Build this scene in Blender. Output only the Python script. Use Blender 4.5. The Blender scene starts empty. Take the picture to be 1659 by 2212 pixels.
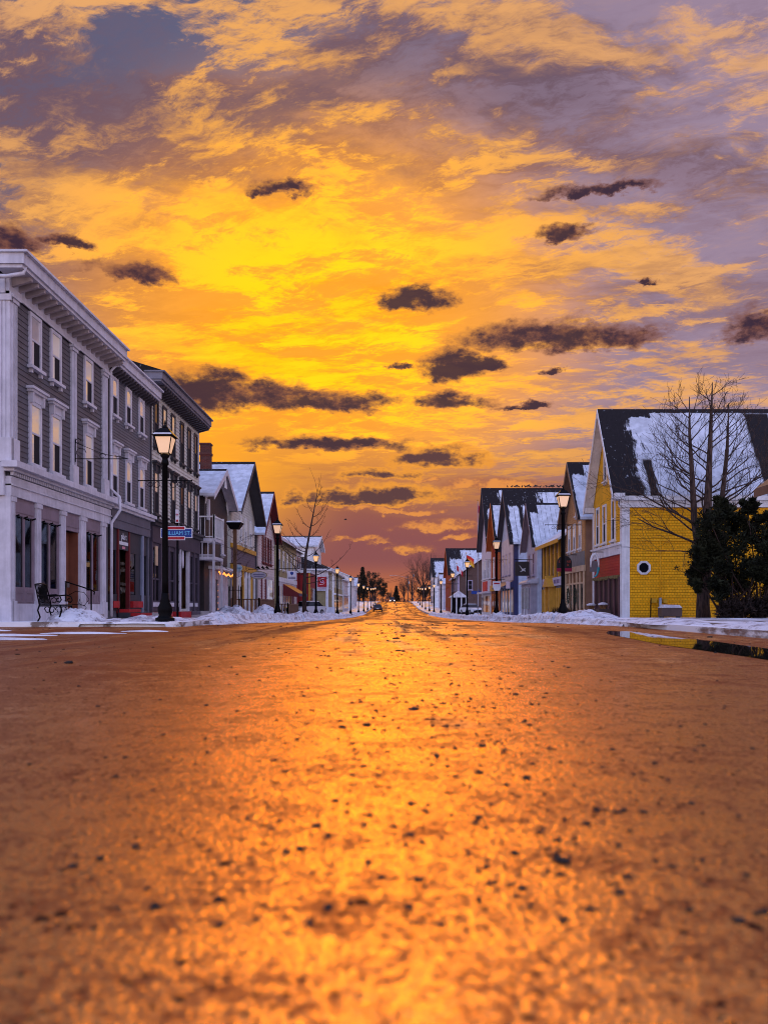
import bpy, bmesh, math, random
from math import radians as R, pi, sin, cos, sqrt, tan, atan2
from mathutils import Vector, Matrix, noise as mn
random.seed(7)
SC = bpy.context.scene
COL = SC.collection

# ------------------------------------------------------------------ node expression helpers
class E:
    def __init__(s, nt, k): s.nt, s.k = nt, k
    def _b(s, o, op, rev=False):
        return mth(s.nt, op, o, s) if rev else mth(s.nt, op, s, o)
    def __add__(s, o): return s._b(o, 'ADD')
    def __radd__(s, o): return s._b(o, 'ADD')
    def __sub__(s, o): return s._b(o, 'SUBTRACT')
    def __rsub__(s, o): return s._b(o, 'SUBTRACT', True)
    def __mul__(s, o): return s._b(o, 'MULTIPLY')
    def __rmul__(s, o): return s._b(o, 'MULTIPLY')
    def __truediv__(s, o): return s._b(o, 'DIVIDE')
    def __rtruediv__(s, o): return s._b(o, 'DIVIDE', True)

def put(nt, sock, v):
    if isinstance(v, E): nt.links.new(v.k, sock)
    elif isinstance(v, (tuple, list)):
        sock.default_value = tuple(v) + ((1,) if len(sock.default_value) == 4 and len(v) == 3 else ())
    else: sock.default_value = v

def mth(nt, op, *a):
    n = nt.nodes.new('ShaderNodeMath'); n.operation = op
    for i, v in enumerate(a): put(nt, n.inputs[i], v)
    return E(nt, n.outputs[0])
def clamp(x): 
    n = x.nt.nodes.new('ShaderNodeClamp'); put(x.nt, n.inputs[0], x); return E(x.nt, n.outputs[0])
def smooth(x, lo, hi, a=0.0, b=1.0):
    n = x.nt.nodes.new('ShaderNodeMapRange'); n.interpolation_type = 'SMOOTHSTEP'
    put(x.nt, n.inputs[0], x); put(x.nt, n.inputs[1], lo); put(x.nt, n.inputs[2], hi); put(x.nt, n.inputs[3], a); put(x.nt, n.inputs[4], b)
    return E(x.nt, n.outputs[0])
def mixc(nt, f, a, b, mode='MIX'):
    n = nt.nodes.new('ShaderNodeMix'); n.data_type = 'RGBA'; n.blend_type = mode
    put(nt, n.inputs[0], f); put(nt, n.inputs[6], a); put(nt, n.inputs[7], b)
    return E(nt, n.outputs[2])
def xyz(nt, x, y, z):
    n = nt.nodes.new('ShaderNodeCombineXYZ')
    for i, v in enumerate((x, y, z)): put(nt, n.inputs[i], v)
    return E(nt, n.outputs[0])
def sep(v):
    n = v.nt.nodes.new('ShaderNodeSeparateXYZ'); put(v.nt, n.inputs[0], v)
    return [E(v.nt, o) for o in n.outputs]
def vadd(a, b, op='ADD'):
    n = a.nt.nodes.new('ShaderNodeVectorMath'); n.operation = op
    put(a.nt, n.inputs[0], a); put(a.nt, n.inputs[1], b); return E(a.nt, n.outputs[0])
def vscale(a, s):
    n = a.nt.nodes.new('ShaderNodeVectorMath'); n.operation = 'SCALE'
    put(a.nt, n.inputs[0], a); put(a.nt, n.inputs[3], s); return E(a.nt, n.outputs[0])
def noise(v, scale=1.0, detail=4, rough=.5, dist=0.0, col=False):
    n = v.nt.nodes.new('ShaderNodeTexNoise'); put(v.nt, n.inputs['Vector'], v)
    n.inputs['Scale'].default_value = scale; n.inputs['Detail'].default_value = detail
    n.inputs['Roughness'].default_value = rough; n.inputs['Distortion'].default_value = dist
    return E(v.nt, n.outputs['Color' if col else 'Fac'])
def voro(v, scale, feat='F1', rand=1.0):
    n = v.nt.nodes.new('ShaderNodeTexVoronoi'); n.feature = feat; put(v.nt, n.inputs['Vector'], v)
    n.inputs['Scale'].default_value = scale; n.inputs['Randomness'].default_value = rand
    return E(v.nt, n.outputs['Distance'])
def coord(nt, which='Object'):
    n = nt.nodes.new('ShaderNodeTexCoord'); return E(nt, n.outputs[which])
def srgb(r, g, b):
    f = lambda c: (c/255/12.92) if c/255 <= .04045 else ((c/255+.055)/1.055)**2.4
    return (f(r), f(g), f(b))

# ------------------------------------------------------------------ camera
H = .5
cam = bpy.data.cameras.new('camera'); co = bpy.data.objects.new('camera', cam); COL.objects.link(co)
co.location = (0, 0, H); co.rotation_euler = (pi/2, 0, 0)
cam.sensor_fit = 'VERTICAL'; cam.sensor_height = 36; cam.lens = 36*1800/2212
cam.shift_x = -20.5/2212; cam.shift_y = 204/2212
cam.clip_start = .05; cam.clip_end = 6000
cam.dof.use_dof = True; cam.dof.focus_distance = 32; cam.dof.aperture_fstop = 2.4
SC.camera = co
SC.view_settings.view_transform = 'Standard'; SC.view_settings.look = 'None'
SC.view_settings.exposure = 0; SC.view_settings.gamma = 1; SC.view_settings.use_curve_mapping = False
cy = SC.cycles
cy.pixel_filter_type = 'BLACKMAN_HARRIS'; cy.filter_width = 1.05
cy.use_denoising = True; cy.max_bounces = 6; cy.diffuse_bounces = 2; cy.glossy_bounces = 3; cy.transmission_bounces = 3
cy.sample_clamp_indirect = 6; cy.caustics_reflective = False; cy.caustics_refractive = False
try: cy.denoiser = 'OPENIMAGEDENOISE'
except Exception: pass

# ------------------------------------------------------------------ sky
def make_world():
    w = bpy.data.worlds.new('World'); SC.world = w; w.use_nodes = True
    nt = w.node_tree; nt.nodes.clear()
    out = nt.nodes.new('ShaderNodeOutputWorld'); bg = nt.nodes.new('ShaderNodeBackground')
    nt.links.new(bg.outputs[0], out.inputs[0])
    d = coord(nt, 'Generated'); x, y, z = sep(d)
    az = mth(nt, 'ARCTAN2', x, y)*(180/pi)
    el = mth(nt, 'ARCSINE', z)*(180/pi)
    zz = mth(nt, 'MAXIMUM', z, 0.0) + .11
    P = xyz(nt, x/zz, y/zz, 0.0)
    wv = noise(P, 1.1, 5, .6, 0, True)
    Pw = vadd(P, vscale(vadd(wv, (.5, .5, .5), 'SUBTRACT'), .30))
    px, py, _ = sep(Pw)
    def combed(deg, sx, sy, zc):
        a = R(deg); return xyz(nt, (px*cos(a) + py*sin(a))*sx, (py*cos(a) - px*sin(a))*sy, zc)
    S = combed(24, .50, 1.35, 3.1)
    T = combed(-10, .75, 1.55, 9.4)
    n1 = noise(S, 2.1, 10, .68)          # sheets of altocumulus
    n2 = noise(vadd(S, (7.3, 2.1, 5.5)), 1.15, 8, .60)      # broad shade
    n3 = noise(combed(60, 1.0, .42, 2.5), 13.0, 8, .72)           # fine curl
    n4 = noise(T, 4.8, 10, .70)     # mottled puffs
    n5 = noise(vadd(T, (11.0, 4.0, 8.5)), 2.2, 9, .64)
    # distance from the glow
    dg = mth(nt, 'SQRT', mth(nt, 'POWER', (az + 5.0)/1.3, 2.0) + mth(nt, 'POWER', (el - 18.0), 2.0))
    g1 = smooth(dg, 3.0, 16.0, 1.0, 0.0)
    g2 = smooth(dg, 8.0, 29.0, 1.0, 0.0)
    # high cloud lit and shaded colours
    lit = mixc(nt, g2, (.70, .37, .20), (1.0, .43, .06))
    lit = mixc(nt, g1, lit, (1.85, .74, .0))
    shd = mixc(nt, g2, (.15, .085, .12), (.30, .125, .09))
    shd = mixc(nt, g1, shd, (.98, .34, .0))
    gap = mixc(nt, smooth(az, -18, 22), (.115, .115, .20), (.33, .235, .33))
    gap = mixc(nt, g1, gap, (1.30, .44, .0))
    gap = mixc(nt, smooth(dg, 7, 18, .75, 0), gap, (1.0, .38, .03))
    cover = n1*.50 + n4*.32 + n3*.18
    c = mixc(nt, smooth(cover - smooth(el, 22, 34, 0, .028), .48, .55), gap, lit)
    up = smooth(el, 11, 28, .30, 1.0)
    sh = clamp(smooth(n2*.7 + n4*.3, .455, .56) + smooth(n5*.75 + n3*.25, .49, .57)*.7)*up
    c = mixc(nt, sh*.80, c, shd)
    c = mixc(nt, smooth(n4*.7 + n3*.3, .51, .58)*smooth(n5, .56, .44)*.8, c, lit)
    c = mixc(nt, smooth(n3, .46, .66, 0.0, .30)*smooth(n2, .40, .6), c, lit)
    c = mixc(nt, smooth(n3, .50, .36, 0.0, .30)*up, c, shd)
    top = smooth(el, 20, 33)*smooth(n2*.55 + n5*.45, .46, .57)
    c = mixc(nt, top*.70, c, (.125, .085, .135))
    c = mixc(nt, smooth(n4*.6 + n3*.4, .49, .60)*smooth(n1, .40, .52)*.7, c, lit)
    c = mixc(nt, smooth(n4*.5 + n3*.5, .49, .42)*smooth(el, 14, 26)*.45, c, gap)
    # low band of mauve air over the street
    band = mixc(nt, smooth(el, .2, 3.4), (.62, .17, .045), (.255, .075, .08))
    band = mixc(nt, smooth(el, 4.0, 10.5), band, (.42, .14, .05))
    side = smooth(az, -2, -13, 0, 1)
    band = mixc(nt, side*smooth(el, 2, 8), band, (1.05, .40, .01))
    lowf = smooth(el + smooth(az, -18, 4, -3.5, 0)*1.0 + n2*5, 7.5, 15.0, 1.0, 0.0)
    c = mixc(nt, lowf, c, band)
    # cumulus scraps: azimuth, elevation, half width, half height (degrees), gold rim
    wp = noise(xyz(nt, az*.5, el*.9, 4.4), 1.0, 6, .62, 0, True)
    w1, w2, _ = sep(vadd(wp, (.5, .5, .5), 'SUBTRACT'))
    azw = az + w1*4.5 + w2*1.5; elw = el + w2*1.9
    wob = noise(xyz(nt, az*.24, el*.42, 1.7), 1.0, 8, .62)
    wob2 = noise(xyz(nt, az*.9, el*1.3, 6.2), 1.0, 6, .65)
    wb = (wob - .5)*2.4 + (wob2 - .5)*1.7 + (noise(xyz(nt, az*2.6, el*4.2, 9.0), 1.0, 6, .6) - .5)*.55
    def field(lst):
        f = None
        for (a0, e0, ra, re) in lst:
            dx = (azw - a0)/ra; de = (elw - e0)/re
            de = mth(nt, 'MAXIMUM', de, de*-1.75)
            v = 1.0 - mth(nt, 'MULTIPLY', dx, dx) - mth(nt, 'MULTIPLY', de, de)
            f = v if f is None else mth(nt, 'MAXIMUM', f, v)
        return f + wb
    def px(X, Y, rx, ry):
        u = (X - 850)/1800; v = (1310 - Y)/1800
        q = sqrt(1 + u*u)
        return (math.degrees(math.atan(u)), math.degrees(math.atan2(v, q)), math.degrees(rx/1800/(q*q))*1.12, math.degrees(ry/1800/q)*1.15)
    dark = [px(*t) for t in ((290, 592, 85, 20), (150, 528, 45, 14), (30, 525, 60, 26), (890, 655, 75, 24), (1190, 732, 175, 32), (1340, 735, 75, 28),
            (1640, 715, 65, 36), (970, 800, 65, 34), (1050, 790, 45, 16), (970, 872, 78, 20), (470, 856, 125, 46), (580, 862, 110, 34), (700, 870, 150, 24), (1215, 505, 55, 16),
            (1290, 413, 110, 11), (700, 962, 160, 15), (1185, 803, 24, 7), (1400, 606, 22, 7), (615, 410, 55, 16), (1130, 880, 55, 7), (870, 790, 30, 8))]
    low = [px(*t) for t in ((800, 1078, 150, 24), (640, 1078, 35, 26), (950, 995, 105, 24), (815, 1028, 80, 17))]
    gold = [px(*t) for t in ((960, 1140, 75, 13), (915, 1040, 32, 9), (890, 1185, 45, 11), (790, 1168, 60, 7), (1080, 1052, 110, 13), (850, 1105, 120, 8), (1000, 1165, 40, 8))]
    fg = field(gold)
    c = mixc(nt, smooth(fg, -.9, 1.0, 0, .85), c, mixc(nt, smooth(fg + (wob2 - .5)*3.0, -.2, 1.0), (.40, .125, .06), (.84, .30, .055)))
    fl = field(low)
    c = mixc(nt, smooth(fl, -.55, .35, 0, .92), c, (.86, .32, .035))
    c = mixc(nt, smooth(fl + (n5 - .5)*1.5, .1, .95), c, (.105, .042, .045))
    fd = field(dark)
    c = mixc(nt, smooth(fd, -.8, .75, 0, .97), c, mixc(nt, smooth(fd + (n5 - .5)*2.2 + (wob2 - .5)*1.5, -.1, .95), (.21, .075, .05), (.038, .017, .036)))
    # unseen sky behind the viewer, brightened as fill light: pale pink low, blue above
    c = mixc(nt, smooth(el, 36, 62), c, (.48, .48, .88))
    back = smooth(y, .45, -.25)
    c = mixc(nt, back, c, mixc(nt, smooth(el, 4, 38), (1.62, 1.30, 1.42), (.56, .76, 1.50)))
    sk = nt.nodes.new('ShaderNodeTexSky'); sk.sky_type = 'NISHITA'; sk.sun_disc = False
    sk.sun_elevation = R(SUN_EL); sk.sun_rotation = R(SUN_AZ)
    tot = mixc(nt, .0006, c, E(nt, sk.outputs[0]), 'ADD')
    nt.links.new(tot.k, bg.inputs[0]); bg.inputs[1].default_value = 1.0
    w.cycles.sampling_method = 'MANUAL'; w.cycles.sample_map_resolution = 512
SUN_EL, SUN_AZ = 24.0, 0.0
make_world()
sl = bpy.data.lights.new('sun', 'SUN'); so = bpy.data.objects.new('sun', sl); COL.objects.link(so)
sl.energy = .46; sl.angle = R(11); sl.color = (1, .46, .05)
so.rotation_euler = (R(90 - SUN_EL), 0, R(180 - SUN_AZ)); so.location = (0, 60, 40)
# ------------------------------------------------------------------ ground shape
PROF = [(-80, 0), (0, 0), (20, 0), (30, -.05), (45, -.2), (60, -.38), (80, -.55), (100, -.68), (130, -.74), (150, -.62), (170, -.45),
        (195, -.05), (225, .68), (250, 1.38), (280, 1.98), (310, 2.28), (345, 2.2), (420, 1.2), (600, -3), (1200, -9), (4000, -30)]
def prof(y):
    if y <= PROF[0][0]: return PROF[0][1]
    for (a, za), (b, zb) in zip(PROF, PROF[1:]):
        if y <= b: return za + (zb - za)*(y - a)/(b - a)
    return PROF[-1][1]
def sstep(t, a, b):
    t = min(1, max(0, (t - a)/(b - a))); return t*t*(3 - 2*t)
KL, KR = -5.2, 5.8
def road_z(x, y):
    return prof(y) - .14*min(1.0, ((x - .3)/5.5)**2)*sstep(y, 22, 42)
def walk_z(x, y): return prof(y) + .12
def ysteps(a, b):
    ys = [a]
    while ys[-1] < b:
        y = ys[-1]; ys.append(min(b, y + max(1.0, abs(y)*.05)))
    return ys

def mesh_obj(name, verts, faces, mat=None, smooth_=False, parent=None):
    me = bpy.data.meshes.new(name); me.from_pydata(verts, [], faces); me.update()
    if smooth_: me.polygons.foreach_set('use_smooth', [True]*len(me.polygons))
    if mat: me.materials.append(mat)
    o = bpy.data.objects.new(name, me); COL.objects.link(o)
    if parent: o.parent = parent
    return o
def tag(o, label=None, cat=None, group=None, kind=None):
    if label: o['label'] = label
    if cat: o['category'] = cat
    if group: o['group'] = group
    if kind: o['kind'] = kind
    return o

# ------------------------------------------------------------------ materials
def mat(name, col=(.5, .5, .5), rough=.6, metal=0.0, spec=.5, ior=None, emit=None, estr=0.0):
    m = bpy.data.materials.new(name); m.use_nodes = True
    b = m.node_tree.nodes['Principled BSDF']
    b.inputs['Base Color'].default_value = tuple(col) + (1,)
    b.inputs['Roughness'].default_value = rough; b.inputs['Metallic'].default_value = metal
    b.inputs['Specular IOR Level'].default_value = spec
    if ior: b.inputs['IOR'].default_value = ior
    if emit: b.inputs['Emission Color'].default_value = tuple(emit) + (1,); b.inputs['Emission Strength'].default_value = estr
    return m
def nodes(m):
    nt = m.node_tree; return nt, nt.nodes['Principled BSDF']
def bump(nt, b, h, strength=.5, dist=.02):
    n = nt.nodes.new('ShaderNodeBump'); n.inputs['Strength'].default_value = strength; n.inputs['Distance'].default_value = dist
    put(nt, n.inputs['Height'], h); nt.links.new(n.outputs[0], b.inputs['Normal'])
def paint(name, col, rough=.55, var=.22, scale=2.0, spec=.35):
    """weathered paint: slow tone drift, fine grain and streaks"""
    m = mat(name, col, rough, spec=spec); nt, b = nodes(m)
    o = coord(nt); n = noise(o, scale, 6, .65)
    x, y, z = sep(o)
    st = noise(xyz(nt, x*9.0, y*9.0, z*.7), 1.0, 4, .6)
    f = clamp(n*.65 + st*.35)
    dk = tuple(c*(1 - var) for c in col); lt = tuple(min(1, c*(1 + var*.55)) for c in col)
    put(nt, b.inputs['Base Color'], mixc(nt, smooth(f, .32, .68), dk, lt))
    bump(nt, b, noise(o, 60, 3, .6), .25, .004)
    return m
def m_snow():
    m = mat('snow', (.8, .8, .83), .7, spec=.3); nt, b = nodes(m)
    o = coord(nt); n = noise(o, 1.6, 7, .65)
    put(nt, b.inputs['Base Color'], mixc(nt, smooth(n, .38, .6), (.56, .53, .56), (.78, .77, .81)))
    bump(nt, b, noise(o, 14, 6, .7), .7, .05); return m
def m_dirty_snow():
    m = mat('ploughed_snow', (.8, .8, .83), .75, spec=.3); nt, b = nodes(m)
    o = coord(nt); n = noise(o, 2.4, 9, .7); n2 = noise(o, 9.0, 6, .7)
    c = mixc(nt, smooth(n, .36, .54), (.34, .30, .33), (.72, .71, .76))
    c = mixc(nt, smooth(n2, .55, .62, 0, .9)*smooth(n, .60, .44), c, (.10, .065, .06))
    put(nt, b.inputs['Base Color'], c)
    bump(nt, b, n2*.6 + noise(o, 40, 4, .7)*.3, .9, .07); return m
def m_walk():
    """pavement under trodden snow, bare and wet in strips"""
    m = mat('snowy_pavement', (.7, .7, .7), .6, spec=.4); nt, b = nodes(m)
    o = coord(nt); x, y, z = sep(o)
    n = noise(xyz(nt, x*1.0, y*.35, z), .9, 7, .65)
    f = smooth(n, .44, .52)
    put(nt, b.inputs['Base Color'], mixc(nt, f, (.16, .115, .10), (.80, .80, .84)))
    put(nt, b.inputs['Roughness'], f*.4 + .32)
    bump(nt, b, n*2.0 + noise(o, 12, 5, .7)*.4, .6, .06); return m
def m_road():
    m = mat('wet_asphalt', (.05, .04, .035), .3, spec=.5); nt, b = nodes(m)
    o = coord(nt); x, y, z = sep(o)
    # wheel tracks along the street, stains, worn grain and sanding grit
    streak = noise(xyz(nt, x*1.5, y*.05, 0.0), 1.0, 6, .6)
    patch = noise(xyz(nt, x*.8, y*.5, 0.0), .8, 8, .66)
    blot = noise(o, 2.6, 7, .66); blot2 = noise(vadd(o, (5.0, 3.0, 0.0)), 7.0, 6, .66)
    grit = noise(o, 38.0, 3, .6)*.40 + noise(o, 95.0, 5, .75)*.35 + noise(xyz(nt, x, y*.5, 4.0), 17.0, 5, .75)*.25
    fine = noise(o, 130.0, 4, .7)
    v4 = voro(o, 85.0); v1 = voro(o, 16.0); v2 = voro(o, 40.0); v3 = voro(vadd(o, (3.3, 1.7, 0)), 6.0)
    crumbs = clamp(smooth(v1, .09, .17, 1, 0)*smooth(blot, .44, .58) + smooth(v2, .16, .27, 1, 0)*smooth(blot2, .42, .55) + smooth(v3, .055, .10, 1, 0))
    grain = smooth(grit + (blot - .5)*.30 + (blot2 - .5)*.25 + smooth(x, .5, 4.0, 0, .05) + smooth(x, -.4, -3.2, 0, .10), .468, .560)
    big = noise(xyz(nt, x*.30 + 3.0, y*.10, 0.0), 1.0, 7, .66)
    lanes = mth(nt, 'SINE', x*2.35 + (patch - .5)*1.6)
    dry = clamp(grain*.9 + smooth(patch, .50, .62)*.35 + smooth(streak + lanes*.045, .50, .60)*.6*smooth(y, 4, 16) + smooth(big, .50, .58)*.75*smooth(y, 8, 22))
    dry = clamp(dry + crumbs*.8)
    far = noise(xyz(nt, x*1.9, y*.30, 7.0), 1.0, 6, .7)
    mud = clamp(smooth(big, .50, .56)*smooth(y, 9, 24)*.75 + smooth(streak + lanes*.06, .50, .58)*smooth(y, 7, 26)*.7 + smooth(far, .51, .57)*smooth(y, 4, 14)*.65 + smooth(patch, .55, .62)*.35)*smooth(noise(o, 9.0, 6, .75), .36, .56, .35, 1.0)
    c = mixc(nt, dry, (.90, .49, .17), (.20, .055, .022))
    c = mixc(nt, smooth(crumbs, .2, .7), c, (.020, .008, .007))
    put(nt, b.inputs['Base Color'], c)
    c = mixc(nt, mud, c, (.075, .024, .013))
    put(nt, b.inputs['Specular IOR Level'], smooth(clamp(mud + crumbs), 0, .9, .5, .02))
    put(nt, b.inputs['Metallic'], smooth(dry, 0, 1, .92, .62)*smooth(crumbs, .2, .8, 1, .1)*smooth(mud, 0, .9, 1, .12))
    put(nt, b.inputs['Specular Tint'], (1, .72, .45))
    b.inputs['IOR'].default_value = 1.4
    put(nt, b.inputs['Roughness'], clamp(dry*.22 + .20 + crumbs*.3 + mud*.4))
    bump(nt, b, grit*.5 + fine*.3 + crumbs*.8 + v4*-.6, .6, .006)
    return m
M = {}
M['snow'] = m_snow(); M['bank'] = m_dirty_snow(); M['walk'] = m_walk(); M['road'] = m_road()
M['puddle'] = mat('puddle_water', (.02, .016, .014), .02, spec=.6, ior=1.7)

# ------------------------------------------------------------------ ground, road, pavements
def sheet(name, xs_of, ys, zf, m):
    v, f, idx = [], [], {}
    def vi(i, j, x, y):
        k = (round(x, 4), j)
        if k not in idx: idx[k] = len(v); v.append((x, y, zf(x, y)))
        return idx[k]
    for j in range(len(ys) - 1):
        xs = xs_of(.5*(ys[j] + ys[j+1]))
        for i in range(len(xs) - 1):
            f.append((vi(i, j, xs[i], ys[j]), vi(i, j, xs[i+1], ys[j]), vi(i, j+1, xs[i+1], ys[j+1]), vi(i, j+1, xs[i], ys[j+1])))
    return mesh_obj(name, v, f, m)
gxs = [-2500, -900, -300, -120, -50, -25, -16, -10, KL - .3, 0, KR + .3, 10, 16, 25, 50, 120, 300, 900, 2500]
g = sheet('ground', lambda y: gxs, ysteps(-80, 80) + ysteps(82, 4000), lambda x, y: prof(y) - .35, M['snow']); tag(g, kind='structure')
STN = 20.4
rx = [KL, -4, -2.5, -1, .3, 1.6, 3, 4.4, KR]
rys = ysteps(-40, STN) + ysteps(STN, 700)[1:]
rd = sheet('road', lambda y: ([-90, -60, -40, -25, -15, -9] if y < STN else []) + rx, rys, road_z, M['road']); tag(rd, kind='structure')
def walk(name, x0, x1, ya, yb, kerb_at):
    ys = ysteps(ya, yb); v, f = [], []
    n = 9
    for y in ys:
        for i in range(n):
            x = x0 + (x1 - x0)*i/(n - 1)
            v.append((x, y, walk_z(x, y)))
        kx = x0 if kerb_at == 'lo' else x1
        v.append((kx, y, prof(y) - .4))
    w = n + 1
    for j in range(len(ys) - 1):
        for i in range(n - 1):
            a = j*w + i; f.append((a, a + 1, a + w + 1, a + w))
        t = 0 if kerb_at == 'lo' else n - 1
        a, b_ = j*w + t, j*w + n
        f.append((a, b_, b_ + w, a + w))
    f.append([i for i in range(n)] + [n])
    return tag(mesh_obj(name, v, f, M['walk']), kind='structure')
walk('pavement', -60, KL, STN, 700, 'hi')
walk('pavement', KR, 60, -40, 700, 'lo')
# ------------------------------------------------------------------ mesh builder
class MB:
    def __init__(s): s.v, s.f, s.sm = [], [], []
    def face(s, pts, sm=False):
        n = len(s.v); s.v += [tuple(p) for p in pts]; s.f.append(tuple(range(n, n + len(pts)))); s.sm.append(sm)
    def box(s, x0, x1, y0, y1, z0, z1):
        if x0 > x1: x0, x1 = x1, x0
        if y0 > y1: y0, y1 = y1, y0
        n = len(s.v)
        s.v += [(x0, y0, z0), (x1, y0, z0), (x1, y1, z0), (x0, y1, z0), (x0, y0, z1), (x1, y0, z1), (x1, y1, z1), (x0, y1, z1)]
        for q in ((0, 3, 2, 1), (4, 5, 6, 7), (0, 1, 5, 4), (1, 2, 6, 5), (2, 3, 7, 6), (3, 0, 4, 7)):
            s.f.append(tuple(n + i for i in q)); s.sm.append(False)
        return s
    def hull(s, a, b):
        """two matching loops joined into a closed solid"""
        n = len(s.v); k = len(a); s.v += [tuple(p) for p in a] + [tuple(p) for p in b]
        s.f.append(tuple(n + i for i in reversed(range(k)))); s.f.append(tuple(n + k + i for i in range(k))); s.sm += [False, False]
        for i in range(k):
            j = (i + 1) % k; s.f.append((n + i, n + j, n + k + j, n + k + i)); s.sm.append(False)
        return s
    def prism(s, poly, y0, y1, flat=False):
        """poly of (x, z) pushed along y"""
        return s.hull([(x, y0, z) for x, z in poly], [(x, y1, z) for x, z in poly])
    def tube(s, pts, r, n=6, cap=True):
        pts = [Vector(p) for p in pts]; rs = r if isinstance(r, (list, tuple)) else [r]*len(pts)
        base = len(s.v); prev = None
        for i, p in enumerate(pts):
            t = (pts[min(i + 1, len(pts) - 1)] - pts[max(i - 1, 0)])
            t = t.normalized() if t.length > 1e-9 else Vector((0, 0, 1))
            if prev is None:
                up = Vector((0, 0, 1)) if abs(t.z) < .9 else Vector((1, 0, 0))
                u = t.cross(up).normalized()
            else:
                u = (prev - t*prev.dot(t)); u = u.normalized() if u.length > 1e-6 else t.orthogonal().normalized()
            prev = u; w = t.cross(u)
            for k in range(n):
                a = 2*pi*k/n; q = p + (u*cos(a) + w*sin(a))*rs[i]; s.v.append(tuple(q))
        for i in range(len(pts) - 1):
            for k in range(n):
                a = base + i*n + k; b = base + i*n + (k + 1) % n
                s.f.append((a, b, b + n, a + n)); s.sm.append(n > 4)
        if cap:
            s.f.append(tuple(base + k for k in reversed(range(n)))); s.f.append(tuple(base + (len(pts) - 1)*n + k for k in range(n))); s.sm += [False, False]
        return s
    def lathe(s, prof_, n=12, c=(0, 0), sm=True, rot=0.0):
        """prof_ of (radius, z) about a vertical axis"""
        base = len(s.v)
        for r, z in prof_:
            for k in range(n):
                a = 2*pi*k/n + rot; s.v.append((c[0] + r*cos(a), c[1] + r*sin(a), z))
        for i in range(len(prof_) - 1):
            for k in range(n):
                a = base + i*n + k; b = base + i*n + (k + 1) % n
                s.f.append((a, b, b + n, a + n)); s.sm.append(sm)
        s.f.append(tuple(base + k for k in reversed(range(n)))); s.f.append(tuple(base + (len(prof_) - 1)*n + k for k in range(n))); s.sm += [False, False]
        return s
    def build(s, name, m, parent=None, loc=(0, 0, 0), rz=0.0):
        me = bpy.data.meshes.new(name); me.from_pydata(s.v, [], s.f); me.update()
        me.polygons.foreach_set('use_smooth', s.sm)
        if m: me.materials.append(m)
        o = bpy.data.objects.new(name, me); COL.objects.link(o); o.location = loc; o.rotation_euler = (0, 0, rz)
        if parent: o.parent = parent
        return o
def empty(name, loc, rz=0.0, label=None, cat=None, group=None):
    o = bpy.data.objects.new(name, None); COL.objects.link(o); o.location = loc; o.rotation_euler = (0, 0, rz); o.empty_display_size = .3
    return tag(o, label, cat, group)
def kids(o): return [c for c in bpy.data.objects if c.parent == o]
def copy_tree(o, parent=None):
    c = o.copy(); COL.objects.link(c); c.parent = parent
    for ch in KIDS(o): copy_tree(ch, c)
    return c
def KIDS(o): return list(o.children)
def text_mesh(name, body, size, m, parent, loc, rz, depth=.006, align='CENTER', sx=1.0):
    cu = bpy.data.curves.new(name, 'FONT'); cu.body = body; cu.size = size; cu.align_x = align; cu.align_y = 'CENTER'; cu.extrude = depth; cu.resolution_u = 2
    t = bpy.data.objects.new(name, cu); COL.objects.link(t)
    dg = bpy.context.evaluated_depsgraph_get()
    me = bpy.data.meshes.new_from_object(t.evaluated_get(dg)); bpy.data.objects.remove(t)
    me.transform(Matrix.Rotation(pi/2, 4, 'X')); me.transform(Matrix.Diagonal((sx, 1, 1, 1)))
    me.materials.clear(); me.materials.append(m)
    o = bpy.data.objects.new(name, me); COL.objects.link(o); o.location = loc; o.rotation_euler = (0, 0, rz)
    if parent: o.parent = parent
    return o

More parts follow.
